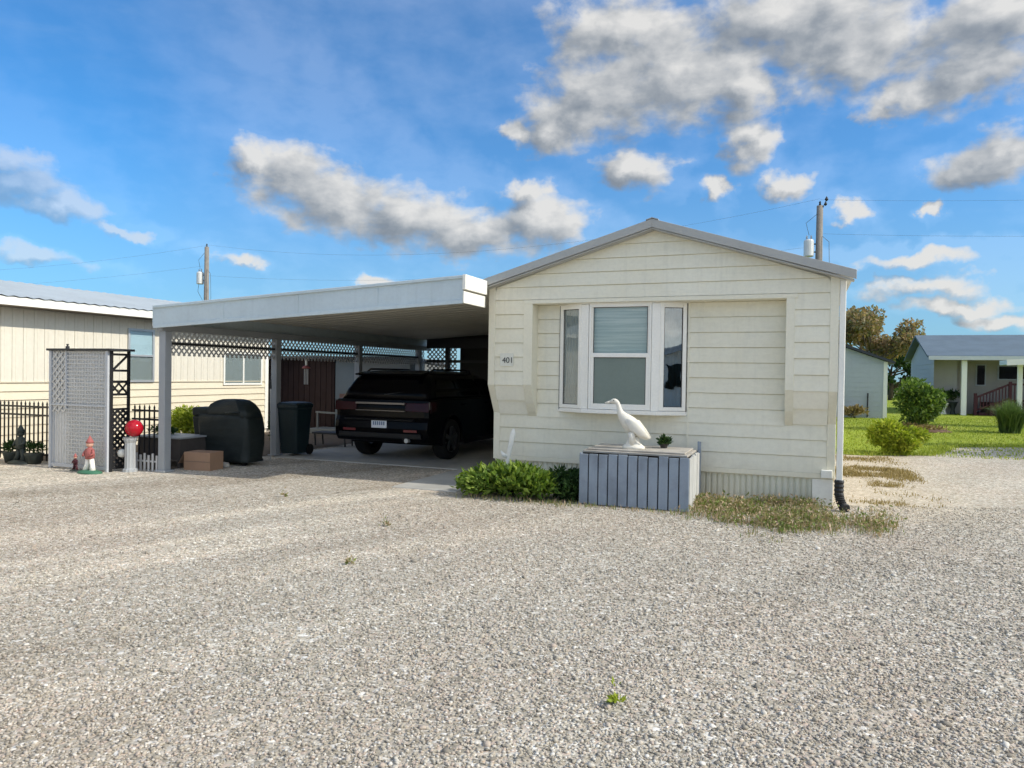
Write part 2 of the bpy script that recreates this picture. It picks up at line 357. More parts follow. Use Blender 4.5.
# real loose stones over the near part of the lot
def ico():
    p = (1+5**.5)/2
    v = np.array([(-1,p,0),(1,p,0),(-1,-p,0),(1,-p,0),(0,-1,p),(0,1,p),(0,-1,-p),(0,1,-p),(p,0,-1),(p,0,1),(-p,0,-1),(-p,0,1)])/math.sqrt(1+p*p)
    f = np.array([(0,11,5),(0,5,1),(0,1,7),(0,7,10),(0,10,11),(1,5,9),(5,11,4),(11,10,2),(10,7,6),(7,1,8),(3,9,4),(3,4,2),(3,2,6),(3,6,8),(3,8,9),(4,9,5),(2,4,11),(6,2,10),(8,6,7),(9,8,1)])
    return v, f
def stones(n):
    fw = np.array([-.3674,.93]); rt = np.array([.93,.3674])
    d = 2.7 + 6.6*rng.random(n)**1.25; lat = (rng.random(n)*2-1)*(d*.76+.4)
    xy = d[:,None]*fw + lat[:,None]*rt
    nx, ny = xy[:,0], xy[:,1]; cl = .6*np.sin(nx*1.9+2.1*np.sin(ny*1.3))*np.cos(ny*1.7+1.6*np.sin(nx*1.1)) + .6*np.sin(nx*4.3+ny*2.2)*np.cos(ny*5.1-nx*1.4)
    keep = rng.random(n) < .84 + .22*cl; xy = xy[keep]; n = len(xy)
    sz = .0038 + .0062*rng.random(n)**1.7 + (rng.random(n) > .985)*.006 + (rng.random(n) > .997)*.009
    iv, jf = ico()
    v = np.repeat(iv[None], n, 0)*(1 + .22*rng.standard_normal((n,12,1)))
    v *= (sz[:,None]*np.stack([.8+.6*rng.random(n), .8+.5*rng.random(n), .5+.35*rng.random(n)],1))[:,None,:]
    a = rng.random(n)*2*PI; c, s_ = np.cos(a)[:,None], np.sin(a)[:,None]
    x = v[...,0]*c - v[...,1]*s_; y = v[...,0]*s_ + v[...,1]*c; z = v[...,2]
    tl = rng.standard_normal(n)[:,None]*.35; z, y = z*np.cos(tl)+y*np.sin(tl), y*np.cos(tl)-z*np.sin(tl)
    v = np.stack([x+xy[:,:1], y+xy[:,1:], z+.004+sz[:,None]*.35], -1).reshape(-1,3)
    f = (jf[None] + 12*np.arange(n)[:,None,None]).reshape(-1,3)
    o = np_mesh('loose_gravel', v, f, M['stone']); tag(o, 'loose crushed stone spread over the open lot', 'gravel', kind='stuff')
stones(140000)

# ------------------------------------------------------------------ vegetation helpers
def leaves(pts, size, name, m, parent=None, loc=(0,0,0), aspect=.5, up=.3, out=None, fold=.25):
    """many small pointed leaves (two triangles folded on the midrib) at the given points"""
    pts = np.asarray(pts); n = len(pts)
    d = rng.standard_normal((n,3)); d[:,2] += up
    if out is not None: d += out*1.2
    d /= np.linalg.norm(d,axis=1)[:,None]
    r = rng.standard_normal((n,3)); s_ = np.cross(d, r); s_ /= np.linalg.norm(s_,axis=1)[:,None]; nn = np.cross(d, s_)
    L = size*(.6+.8*rng.random(n))[:,None]; W = L*aspect
    a = pts; b = pts + d*L; l = pts + d*L*.45 + s_*W*.5 + nn*L*fold*.4; q = pts + d*L*.45 - s_*W*.5 + nn*L*fold*.4
    v = np.stack([a,l,b,q],1).reshape(-1,3)
    f = (np.array([(0,1,2),(0,2,3)])[None] + 4*np.arange(n)[:,None,None]).reshape(-1,3)
    return np_mesh(name, v, f, m, loc, parent)
def blob_pts(n, c, r, lumps=7, shell=.6, seed=0, flatbase=True):
    """points in an uneven crown: several lumps spread over an ellipsoid"""
    g = np.random.default_rng(seed); c = np.array(c); r = np.array(r); P = []; O = []
    cs = []
    for i in range(lumps):
        u = g.standard_normal(3); u /= np.linalg.norm(u)
        if flatbase: u[2] = abs(u[2])*1.0 - .25
        cs.append((c + u*r*g.uniform(.35,.72), r*g.uniform(.32,.55)))
    cs.append((c, r*.55))
    for i in range(n):
        cc, rr = cs[g.integers(len(cs))]
        u = g.standard_normal(3); u /= np.linalg.norm(u); k = g.uniform(shell,1.0) if g.random() < .75 else g.random()
        p = cc + u*rr*k
        if p[2] < .02: p[2] = .02 + g.random()*.1
        P.append(p); w = p - c; O.append(w/(np.linalg.norm(w)+1e-6))
    return np.array(P), np.array(O)
def blades(n, place, h, w, name, m, loc=(0,0,0), parent=None, lean=.5):
    """thin curved blades: 2 segments each"""
    P = np.array([place() for _ in range(n)]); k = P[:,3:4] if P.shape[1] > 3 else 1; P = P[:,:3]
    hh = h*(.45+.75*rng.random(n))[:,None]*k; a = rng.random(n)*2*PI; dx = np.stack([np.cos(a),np.sin(a),0*a],1)
    sd = np.stack([-np.sin(a),np.cos(a),0*a],1)*w*(.6+.8*rng.random(n))[:,None]
    ln = lean*(rng.random(n)**1.2)[:,None]
    mid = P + dx*hh*ln*.35 + np.array([0,0,1])*hh*.6; tip = P + dx*hh*ln + np.array([0,0,1])*hh*(1-ln*.35)
    v = np.stack([P-sd, P+sd, mid-sd*.7, mid+sd*.7, tip],1).reshape(-1,3)
    f = (np.array([(0,1,3),(0,3,2),(2,3,4)])[None] + 5*np.arange(n)[:,None,None]).reshape(-1,3)
    return np_mesh(name, v, f, m, loc, parent)
def stems(parent, base, c, r, n, m, rad=.012, seed=1):
    g = np.random.default_rng(seed); mb = MB()
    for i in range(n):
        u = g.standard_normal(3); u[2] = abs(u[2])+.4; u /= np.linalg.norm(u); e = np.array(c) + u*np.array(r)*.7
        b = np.array(base) + g.uniform(-1,1,3)*np.array([r[0]*.2,r[1]*.2,0]); mid = (b+e)/2 + g.uniform(-1,1,3)*.12*r[2]; mid[2] = max(mid[2], b[2]+.05)
        mb.tube([b,mid,e], [rad,rad*.7,rad*.35], 6)
    return mb.build('stem', m, parent, smooth=True)

# ------------------------------------------------------------------ wall helpers
def lap(mb, x0f, x1f, top, bot, n, lip=.018):
    """lapped siding between (y,z) top and (y,z) bot, n courses; x0f/x1f give the ends at a parameter 0..1 (or are numbers)"""
    fx = lambda f, t: f(t) if callable(f) else f
    top, bot = Vector((0,*top)), Vector((0,*bot)); d = bot - top; u = d.normalized(); nrm = Vector((0, u.z, -u.y))
    for i in range(n):
        t0, t1 = i/n, (i+1)/n
        tg = t0 + .045/n*.2/(d.length/n)                     # the board starts at the bottom of a small groove
        h = top + d*t0 - nrm*.006; a = top + d*tg + nrm*.004; b = top + d*t1 + nrm*lip; c = top + d*t1 - nrm*.006
        X = [fx(x0f,t0), fx(x1f,t0), fx(x0f,t1), fx(x1f,t1)]; k = (tg-t0)/(t1-t0); XA_ = [X[0]+(X[2]-X[0])*k, X[1]+(X[3]-X[1])*k]
        mb.quad((X[0],h.y,h.z),(XA_[0],a.y,a.z),(XA_[1],a.y,a.z),(X[1],h.y,h.z))
        mb.quad((XA_[0],a.y,a.z),(X[2],b.y,b.z),(X[3],b.y,b.z),(XA_[1],a.y,a.z))
        mb.quad((X[2],b.y,b.z),(X[2],c.y,c.z),(X[3],c.y,c.z),(X[3],b.y,b.z))
def lattice(mb, o, u, v, L, H, sp=.085, w=.03, t=.006):
    """diagonal lattice strips clipped to a rectangle; the two layers sit one in front of the other"""
    o, u, v = Vector(o), Vector(u), Vector(v); n = u.cross(v).normalized()
    for sgn in (1,-1):
        k = -H
        while k < L+H:
            # line x = k + sgn*y
            pts = []
            y0, y1 = 0, H
            xa, xb = k + (0 if sgn > 0 else H), k + (H if sgn > 0 else 0)
            if sgn > 0: ya, yb = max(0,-k), min(H, L-k)
            else: ya, yb = max(0, k+H-L), min(H, k+H)
            if yb - ya > .01:
                f = (lambda y: k+y) if sgn > 0 else (lambda y: k+H-y)
                a = o + u*f(ya) + v*ya + n*t*sgn*.55; b = o + u*f(yb) + v*yb + n*t*sgn*.55
                mb.bar(a, b, w, t, n)
            k += sp*1.414
# ================================================================== MAIN MOBILE HOME
XL, XR, YB, YW = -4.22, .40, 9.75, 9.99
ZE, ZA, XA = 2.90, 3.60, -1.855
home = thing('mobile_home', 'cream lap sided mobile home with recessed bay window facing the gravel', 'mobile home', (-1.85,9.99,0))
body = MB()
body.box(XL+.02,XR-.02,YW+.016,28,.33,2.62)                                  # body behind the front wall
body.prism([(XL+.02,YB+.018,2.617),(XR-.02,YB+.018,2.617),(XR-.02,YB+.018,2.86),(XA,YB+.018,ZA-.03),(XL+.02,YB+.018,2.86)], (0,18.2,0))
wall = body.build('wall', M['siding'], home)
sd = MB()
CX0, CX1 = XL+.10, XR-.10
lap(sd, CX0, CX1, (YW,1.04), (YW,.42), 3)                                      # lower wall
WI0, WI1 = -3.55, -.20
lap(sd, WI0, -3.195, (YW,2.60), (YW,1.2), 7); lap(sd, -1.455, WI1, (YW,2.60), (YW,1.2), 7); lap(sd, WI0, WI1, (YW,1.2), (YW,1.0), 1)                                    # recess
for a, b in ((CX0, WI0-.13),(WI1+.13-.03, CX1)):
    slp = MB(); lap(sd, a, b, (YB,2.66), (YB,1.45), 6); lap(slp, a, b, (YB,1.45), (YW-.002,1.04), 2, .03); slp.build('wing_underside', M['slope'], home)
z0, z1 = 2.66, ZA-.04; rise = (z1-2.86)
def gx(side):
    def f(t):
        z = z1 + (z0-z1)*t; k = max(0,(z-2.80)/(z1-2.80))
        return (CX0-.09)*(1-k)+XA*k if side < 0 else (CX1+.09)*(1-k)+XA*k
    return f
lap(sd, gx(-1), gx(1), (YB,z1), (YB,z0), 5)
sd.build('siding', M['siding'], home)
sof = MB(); sof.box(WI0,WI1,YB+.012,YW+.01,2.60,2.615); sof.build('soffit', M['siding'], home)
hd = MB(); hd.box(WI0-.13,WI1+.13,YB-.022,YB+.012,2.60,2.655)
hd.build('header_board', M['trim'], home, bevel=.004)
for xa, xb in ((WI0-.13,WI0),(WI1,WI1+.10)):                                  # cheek of each wing with the curved taper at its foot
    mb = MB(); prof = [(YB-.02,2.60),(YB-.02,1.46),(YB+.035,1.34),(YB+.10,1.19),(YB+.18,1.07),(YW-.004,1.0),(YW-.004,2.60)]
    mb.prism([(xa,y,z) for y, z in prof], (xb-xa,0,0)); mb.build('wing_casing', M['trim'], home, bevel=.004)
for xa, xb in ((XL,XL+.10),(XR-.10,XR)):
    mb = MB(); prof = [(YB-.02,2.86),(YB-.02,1.45),(YW-.02,1.04),(YW-.02,.36),(YW+.10,.36),(YW+.10,2.86)]
    mb.prism([(xa,y,z) for y, z in prof], (xb-xa,0,0)); mb.build('corner_trim', M['trim'], home, bevel=.005)
sk = MB(); n = 62
for i in range(n):
    x = XL+.03 + (XR-XL-.06)*i/n; w = (XR-XL-.06)/n
    sk.quad((x,YW+.03,.0),(x+w*.3,YW+.010,.0),(x+w*.3,YW+.010,.37),(x,YW+.03,.37))
    sk.quad((x+w*.3,YW+.010,.0),(x+w*.8,YW+.010,.0),(x+w*.8,YW+.010,.37),(x+w*.3,YW+.010,.37))
    sk.quad((x+w*.8,YW+.010,.0),(x+w,YW+.03,.0),(x+w,YW+.03,.37),(x+w*.8,YW+.010,.37))
sk.box(XL+.03,XR-.03,YW+.032,28,0,.328)
sk.build('skirting', M['skirt'], home)
fl = MB(); fl.box(XL+.10,XR-.10,YW-.026,YW+.012,.355,.418); fl.build('base_flashing', M['trim'], home, bevel=.003)
ct = MB(); ct.box(XR-.26,XR-.02,YW-.012,YW+.016,.012,.35); ct.build('skirting_corner', M['white'], home, bevel=.003)
# roof with rake trim
rf = MB(); OH = .17
for sx, xe in ((-1,XL-.06),(1,XR+.17)):
    dx = XA-xe; sl = (ZA-ZE)/abs(XA-(XL if sx<0 else XR)); ze = ZA - sl*abs(dx)
    p = [(xe,YB-OH,ze),(XA,YB-OH,ZA),(XA,28.4,ZA),(xe,28.4,ze)]
    if sx > 0: p = p[::-1]
    vs = [Vector(q)+Vector((0,0,.02)) for q in p] + [Vector(q)+Vector((0,0,.05)) for q in p]
    rf.add(vs, [(0,1,2,3),(7,6,5,4),(0,4,5,1),(1,5,6,2),(2,6,7,3),(3,7,4,0)])
roof = rf.build('roof', M['roofmetal'], home)
rk = MB()
for sx, xe in ((-1,XL-.065),(1,XR+.175)):
    sl = (ZA-ZE)/abs(XA-(XL if sx<0 else XR)); ze = ZA - sl*abs(XA-xe)
    rk.prism([(xe,YB-OH-.022,ze-.055),(XA,YB-OH-.022,ZA-.055),(XA,YB-OH-.022,ZA+.055),(xe,YB-OH-.022,ze+.055)], (0,.02,0))
    rk.prism([(xe+(-sx)*.02,YB-OH,ze-.075),(XA,YB-OH,ZA-.075),(XA,YB-OH,ZA-.055),(xe+(-sx)*.02,YB-OH,ze-.055)], (0,OH-.02,0))
rk.build('rake_trim', M['rake'], roof, bevel=.004)
rc = MB(); rc.prism([(XA-.08,YB-OH-.03,ZA+.036),(XA,YB-OH-.03,ZA+.06),(XA+.08,YB-OH-.03,ZA+.036),(XA+.08,YB-OH-.03,ZA+.046),(XA,YB-OH-.03,ZA+.072),(XA-.08,YB-OH-.03,ZA+.046)], (0,18.6,0)); rc.build('ridge_cap', M['rake'], roof)
# downspout with black hose
ds = MB(); ds.box(XR+.006,XR+.076,YB-.02,YB+.06,.34,2.80); dsp = ds.build('downspout', M['white'], home, bevel=.008)
hs = MB(); path = [(XR+.041,YB+.02,.38),(XR+.041,YB+.02,.2),(XR+.06,YB+.0,.12),(XR+.09,YB-.03,.06),(XR+.12,YB-.08,.05)]
fine = []
for i in range(len(path)-1):
    for k in range(7): fine.append(Vector(path[i]).lerp(Vector(path[i+1]), k/7))
fine.append(Vector(path[-1])); hs.tube(fine, [.058 if i%2 else .049 for i in range(len(fine))], 12); hs.build('drain_hose', M['hose'], dsp)
eb = MB(); eb.box(XR-.16,XR-.03,YW-.085,YW-.022,.37,.47); eb.build('utility_box', M['white'], home, bevel=.008)
# seam strip in the siding right of the window
sm = MB(); sm.box(-1.425,-1.405,YW-.02,YW,.44,2.60); sm.build('siding_seam', M['siding'], home)
# number plate on the left wing
pl = MB(); pl.box(-4.03,-3.83,YB-.026,YB-.016,1.72,1.90); plq = pl.build('number_plaque', M['plaque'], home, bevel=.003)
cu = bpy.data.curves.new('house_number','FONT'); cu.body = '401'; cu.size = .115; cu.extrude = .002; cu.align_x = 'CENTER'; cu.align_y = 'CENTER'
cu.materials.append(M['ink']); tmp_ = bpy.data.objects.new('house_number', cu); me_ = bpy.data.meshes.new_from_object(tmp_); bpy.data.objects.remove(tmp_); fo = bpy.data.objects.new('house_number', me_); col.objects.link(fo); fo.parent = plq
fo.location = (Vector((-3.91,YB-.03,1.80)) - world_loc(plq)); fo.rotation_euler = (PI/2,.0,0)
# bay window
win = thing('window', None, None, (-2.3,YW,1.1)); win.parent = home; win.location = Vector((-2.3,YW,1.1)) - home.location
A, B, C, D = (-3.20,9.975), (-2.80,9.80), (-1.82,9.80), (-1.45,9.975)
Z0, Z1 = 1.145, 2.585
def plan(pts): return [(x,y,0) for x, y in pts]
fr = MB()
sill = MB(); sill.prism([(A[0]-.05,A[1]+.01,1.085),(B[0]-.02,B[1]-.04,1.085),(C[0]+.02,C[1]-.04,1.085),(D[0]+.05,D[1]+.01,1.085)], (0,0,.055)); sill.build('sill', M['vinyl'], win, bevel=.006)
hdw = MB(); hdw.prism([(A[0]-.04,A[1]+.01,2.585),(B[0]-.02,B[1]-.025,2.585),(C[0]+.02,C[1]-.025,2.585),(D[0]+.04,D[1]+.01,2.585)], (0,0,.013)); hdw.build('head', M['vinyl'], win)
for p in (B, C):
    m_ = MB(); s_ = -1 if p is B else 1
    m_.prism([(p[0]-.055,p[1]-.02+(.03 if s_<0 else 0),Z0-.003),(p[0]+.055,p[1]-.02+(.03 if s_>0 else 0),Z0-.003),(p[0]+.05,p[1]+.06,Z0-.003),(p[0]-.05,p[1]+.06,Z0-.003)], (0,0,Z1-Z0)); m_.build('mullion', M['vinyl'], win, bevel=.005)
def L2(p, q): return math.hypot(q[0]-p[0], q[1]-p[1])
for p, q, nm in ((A,B,'left'),(C,D,'right')):
    L = L2(p,q); e0, e1 = (.0,.05) if nm == 'left' else (.05,.0)
    f = MB()
    f.pbox(p,q,e0,e0+.055,Z0,Z1,-.02,.022); f.pbox(p,q,L-e1-.05,L-e1,Z0,Z1,-.02,.022)
    f.pbox(p,q,e0+.055,L-e1-.05,Z0,Z0+.05,-.02,.022); f.pbox(p,q,e0+.055,L-e1-.05,Z1-.06,Z1,-.02,.022)
    fo_ = f.build('sash', M['vinyl'], win, bevel=.004)
    gk = MB(); a0, a1 = e0+.055, L-e1-.05
    for (u0,u1,w0,w1) in ((a0,a0+.009,Z0+.05,Z1-.06),(a1-.009,a1,Z0+.05,Z1-.06),(a0+.009,a1-.009,Z0+.05,Z0+.058),(a0+.009,a1-.009,Z1-.068,Z1-.06)): gk.pbox(p,q,u0,u1,w0,w1,0,.006)
    gk.build('gasket', M['gasket'], fo_)
    g = MB(); g.pbox(p,q,e0+.05,L-e1-.045,Z0+.045,Z1-.055,-.006,-.001); g.build('pane', M['glassr'] if nm == 'right' else M['glass'], fo_)
    cb = MB()
    k = 22
    for i in range(k):
        s0, s1 = e0+.04+(L-e1-.08-e0)*i/k, e0+.04+(L-e1-.08-e0)*(i+1)/k; d0, d1 = -.017-.005*math.sin(i*1.9), -.017-.005*math.sin((i+1)*1.9)
        u = (Vector((*q,0))-Vector((*p,0))).normalized(); nn = Vector((u.y,-u.x,0)); P = Vector((*p,0))
        cb.quad(P+u*s0+nn*d0+Vector((0,0,Z0+.02)), P+u*s1+nn*d1+Vector((0,0,Z0+.02)), P+u*s1+nn*d1+Vector((0,0,Z1-.02)), P+u*s0+nn*d0+Vector((0,0,Z1-.02)))
    cb.build('curtain', M['curtain'] if nm == 'left' else M['room'], fo_)
x0, x1, yc = B[0]+.06, C[0]-.06, B[1]; ZM = 1.885
f = MB(); f.box(x0,x0+.03,yc-.01,yc+.05,Z0,Z1); f.box(x1-.03,x1,yc-.01,yc+.05,Z0,Z1); f.box(x0+.03,x1-.03,yc-.01,yc+.05,Z1-.045,Z1); f.box(x0+.03,x1-.03,yc-.01,yc+.05,Z0,Z0+.03)
ho = f.build('window_frame', M['vinyl'], win, bevel=.003)
us = MB(); us.box(x0+.03,x0+.055,yc+.012,yc+.04,ZM,Z1-.045); us.box(x1-.055,x1-.03,yc+.012,yc+.04,ZM,Z1-.045); us.box(x0+.055,x1-.055,yc+.012,yc+.04,ZM,ZM+.03)
us.build('upper_sash', M['vinyl'], win, bevel=.003)
ls = MB(); ls.box(x0+.03,x0+.07,yc-.004,yc+.03,Z0+.03,ZM-.002); ls.box(x1-.07,x1-.03,yc-.004,yc+.03,Z0+.03,ZM-.002); ls.box(x0+.07,x1-.07,yc-.004,yc+.03,Z0+.03,Z0+.075); ls.box(x0+.03,x1-.03,yc-.014,yc+.011,ZM-.03,ZM+.025)
ls.build('lower_sash', M['vinyl'], win, bevel=.003)
gk = MB()
for (u0,u1,w0,w1,yy) in ((x0+.055,x0+.064,ZM+.03,Z1-.045,.014),(x1-.064,x1-.055,ZM+.03,Z1-.045,.014),(x0+.064,x1-.064,Z1-.054,Z1-.045,.014),(x0+.07,x0+.078,Z0+.075,ZM-.03,.001),(x1-.078,x1-.07,Z0+.075,ZM-.03,.001),(x0+.078,x1-.078,ZM-.038,ZM-.03,.001)): gk.box(u0,u1,yc+yy,yc+yy+.005,w0,w1)
gk.box(A[0]-.018,A[0]-.003,YW-.026,YW-.012,Z0-.03,Z1); gk.box(D[0]+.003,D[0]+.016,YW-.026,YW-.012,Z0-.03,Z1)
gk.build('gasket', M['gasket'], win)
g = MB(); g.box(x0+.03,x1-.03,yc+.020,yc+.024,ZM,Z1-.04); g.build('pane', M['glass'], win)
g = MB(); g.box(x0+.05,x1-.05,yc+.008,yc+.012,Z0+.05,ZM-.02); g.build('insect_screen', M['screen'], win)
bl = MB(); k = 26
for i in range(k):
    z = ZM-.02 + (Z1-.03-ZM)*i/k; bl.quad((x0+.03,yc+.075,z+.005),(x1-.03,yc+.075,z+.005),(x1-.03,yc+.052,z+.030),(x0+.03,yc+.052,z+.030))
bl.build('blind', M['blind'], win)
rm = MB(); rm.box(A[0]+.005,D[0]-.005,YW+.008,YW+.014,Z0-.02,Z1+.01); rm.build('room_backing', M['room'], win)

# ================================================================== CARPORT
carport = thing('carport', 'grey metal carport with lattice valance attached to the mobile home', 'carport', (-6.7,9,0))
FL, FR = (-9.25,8.45), (-4.22,8.86)      # front edge, slightly skewed
zl, zr = 2.56, 2.90
def cz(x): return zl + (zr-zl)*(x-FL[0])/(FR[0]-FL[0])
def cy(x): return FL[1] + (FR[1]-FL[1])*(x-FL[0])/(FR[0]-FL[0])
fa = MB()
fa.prism([(FL[0],FL[1],zl-.33),(FR[0],FR[1],zr-.36),(FR[0],FR[1],zr),(FL[0],FL[1],zl)], (0,.02,0))
fa.prism([(FL[0],FL[1]-.03,zl-.03),(FR[0],FR[1]-.03,zr-.03),(FR[0],FR[1]-.03,zr+.012),(FL[0],FL[1]-.03,zl+.012)], (0,.06,0))
fa.prism([(FL[0],FL[1]-.018,zl-.335),(FR[0],FR[1]-.018,zr-.365),(FR[0],FR[1]-.018,zr-.31),(FL[0],FL[1]-.018,zl-.28)], (0,.035,0))
fa.build('front_fascia', M['fascia'], carport, bevel=.006)
for k in range(1,4):
    sc = MB(); x = FL[0]+(FR[0]-FL[0])*k/4; sc.box(x-.012,x+.012,cy(x)-.006,cy(x)-.001,cz(x)-.30,cz(x)-.035); sc.build('fascia_joint', M['fascia'], carport)
ef = MB(); ef.box(FR[0]+.002,FR[0]+.025,FR[1]-.02,YB-OH-.03,zr-.36,zr-.20); ef.box(FR[0]+.002,FR[0]+.05,FR[1]-.03,YB-OH-.03,zr-.18,zr+.02)
ef.build('end_fascia', M['white'], carport, bevel=.006)
gf = MB(); gf.box(FL[0]-.03,FL[0]-.002,FL[1],17.3,zl-.30,zl+.01); gf.build('side_gutter', M['fascia'], carport, bevel=.006)
rp = MB(); rp.add([(FL[0],FL[1]+.02,zl-.04),(FR[0],FR[1]+.02,zr-.04),(FR[0],17.3,zr-.04),(FL[0],17.3,zl-.04),(FL[0],FL[1]+.02,zl-.015),(FR[0],FR[1]+.02,zr-.015),(FR[0],17.3,zr-.015),(FL[0],17.3,zl-.015)],
       [(3,2,1,0),(4,5,6,7),(0,1,5,4),(1,2,6,5),(2,3,7,6),(3,0,4,7)])
# shallow ribs and flats of the roof pans, running down the slope
rp.build('roof_sheet', M['soffit'], carport)
pn = MB(); y = 8.92
while y < 17.2:
    pn.prism([(FL[0]+.05,y,zl-.085),(FL[0]+.05,y+.20,zl-.085),(FL[0]+.05,y+.24,zl-.045),(FL[0]+.05,y-.04,zl-.045)], (FR[0]-FL[0]-.1,0,zr-zl)); y += .305
pn.build('roof_pan', M['soffit'], carport)
bm_ = MB(); bm_.box(-9.25,-9.13,8.5,17.2,2.19,2.30); bm_.build('side_beam', M['postgrey'], carport, bevel=.006)
for y in (8.62,11.2,13.95,16.7):
    p_ = MB(); p_.box(-9.255,-9.125,y-.065,y+.065,.018 if y > 11 else .0,2.19); p_.box(-9.29,-9.09,y-.1,y+.1,.018 if y > 11 else .004,.035); p_.build('post', M['postgrey'], carport, bevel=.008)
lt = MB(); lattice(lt, (-9.19,8.70,1.82), (0,1,0), (0,0,1), 8.3, .37, .075, .028); lt.build('lattice_valance', M['lattice'], carport)
lr = MB(); lr.box(-9.215,-9.165,8.69,16.64,1.985,2.025); lr.build('lattice_rail', M['rail'], carport)
lt2 = MB(); lattice(lt2, (-9.1,17.0,1.45), (1,0,0), (0,0,1), .85, .80, .085, .030); lt2.build('rear_lattice', M['lattice'], carport)
lr2 = MB(); lr2.box(-9.1,-4.3,16.96,17.04,1.88,1.95); lr2.box(-9.1,-4.3,16.96,17.04,2.25,2.5); lr2.box(-7.35,-7.2,16.94,17.06,1.4,2.25); lr2.box(-8.55,-8.45,16.94,17.06,1.4,2.25); lr2.build('rear_beam', M['rail'], carport)

# rear store closing the end of the carport
store = thing('storage_shed', 'dark board shed wall with grey door behind the carport', 'shed', (-9.5,17.2,0))
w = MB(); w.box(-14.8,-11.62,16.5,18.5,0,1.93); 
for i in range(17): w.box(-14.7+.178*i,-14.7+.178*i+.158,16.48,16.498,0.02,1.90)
w.build('wall', M['shedred'], store)
w = MB(); w.box(-10.86,-9.35,16.55,18.5,0,1.98); w.build('wall', M['wallgrey'], store)
d = MB(); d.box(-11.60,-10.90,16.52,16.56,.02,1.93); dr = d.build('door', M['door'], store, bevel=.004)
d = MB(); d.box(-11.45,-10.95,16.50,16.518,.62,1.02); d.build('kick_panel', M['doorlow'], dr)
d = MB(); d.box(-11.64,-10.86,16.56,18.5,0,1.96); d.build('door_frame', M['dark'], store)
d = MB(); d.box(-11.9,-10.4,15.75,16.4,0,.13); d.build('step', M['wallgrey'], store, bevel=.01)
d = MB(); d.prism([(-15,16.3,1.95),(-15,18.7,1.80),(-15,18.7,1.86),(-15,16.3,2.01)], (5.7,0,0)); d.build('roof', M['darkroof'], store)
d = MB(); d.bar((-11.75,15.9,.55),(-10.5,15.9,.52),.045,.045); 
for x in (-11.7,-10.55): d.box(x-.02,x+.02,15.88,15.92,.13,.53)
d.build('handrail', M['wallgrey'], store)
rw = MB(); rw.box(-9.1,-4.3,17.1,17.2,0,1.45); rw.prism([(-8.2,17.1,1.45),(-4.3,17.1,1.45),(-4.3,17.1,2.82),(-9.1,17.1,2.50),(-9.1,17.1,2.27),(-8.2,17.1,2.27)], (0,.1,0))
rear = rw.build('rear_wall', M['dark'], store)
d = MB(); d.box(-5.9,-5.05,17.05,17.098,.02,2.0); d.build('door', M['wallgrey'], store, bevel=.004)
# hanging ornament under the lattice
ho_ = thing('wind_chime', 'small red and white ornament hanging from the carport lattice rail', 'wind chime', (-9.19,12.1,1.95))
mb = MB(); mb.tube([(-9.19,12.1,1.99),(-9.19,12.1,1.80)], .004, 5); mb.build('cord', M['wire'], ho_)
mb = MB(); mb.lathe((-9.19,12.1,1.66), [(.085,0),(.075,.03),(.02,.06)], 12); mb.build('cap', M['redpaint'], ho_, smooth=True)
mb = MB(); mb.lathe((-9.19,12.1,1.72), [(.02,0),(.024,.07),(.012,.13)], 10); mb.build('finial', M['white'], ho_)
for dx in (-.04,0,.04):
    mb = MB(); mb.tube([(-9.19+dx,12.1,1.65),(-9.19+dx,12.1,1.34)], .009, 6); mb.build('tube', M['steel'], ho_)

# ================================================================== CAR
car = thing('parked_car', 'black sport utility vehicle parked under the carport seen from its rear', 'car', (-6.93,11.2,.02))
def arc(cy_, cz_, r, a0, a1, n=9): return [(cy_+r*math.cos(math.radians(a0+(a1-a0)*i/n)), cz_+r*math.sin(math.radians(a0+(a1-a0)*i/n))) for i in range(n+1)]
WR = .375; RA, FA = .98, 3.88
prof = [(.10,.36),(.02,.46),(.0,.60),(.02,.72),(.055,.80),(.06,.95),(.085,1.10),(.6,1.13),(1.6,1.125),(3.4,1.10),(3.75,1.085),(4.45,1.0),(4.76,.86),(4.84,.66),(4.83,.42),(4.70,.28)]
prof += [(4.34,.27)] + arc(FA,WR,.445,-13,193) + [(3.40,.27),(1.50,.27)] + arc(RA,WR,.445,-13,193) + [(.50,.33)]
def scaled(k):
    cy_, cz_ = 2.42, .72; out = []
    for y, z in prof: out.append((cy_+(y-cy_)*(1-.03*k), z if z < .62 and k else cz_+(z-cz_)*(1-.04*k)))
    return out
mb = MB(); rings = []
for x, k in ((-.93,1.6),(-.955,.8),(-.94,.25),(-.86,0),(0,-.25),(.86,0),(.94,.25),(.955,.8),(.93,1.6)):
    rings.append([(x,y,z) for y, z in scaled(k)])
mb.loft(rings); mb.build('body', M['car'], car, bevel=.012, local=True)
def ring(z, y0, y1, x, r=.14, n=5):
    pts = []
    for cx_, cy_, a in ((x-r,y0+r,270),(x-r,y1-r,0),(-x+r,y1-r,90),(-x+r,y0+r,180)):
        for i in range(n):
            t = math.radians(a + 90*i/(n-1)); pts.append((cx_+r*math.cos(t), cy_+r*math.sin(t), z))
    return pts
gh = MB(); gh.loft([ring(1.08,.09,3.70,.915),ring(1.28,.20,3.30,.86),ring(1.47,.34,2.92,.77),ring(1.55,.42,2.62,.71),ring(1.61,.62,2.3,.58),ring(1.63,.9,2.0,.40)])
gh.build('cabin', M['car'], car, smooth=True, local=True)
sp_ = MB(); sp_.prism([(-.68,.24,1.53),(-.68,.24,1.56),(-.68,.55,1.60),(-.68,.55,1.55)], (1.36,0,0)); sp_.build('spoiler', M['car'], car, bevel=.015, local=True)
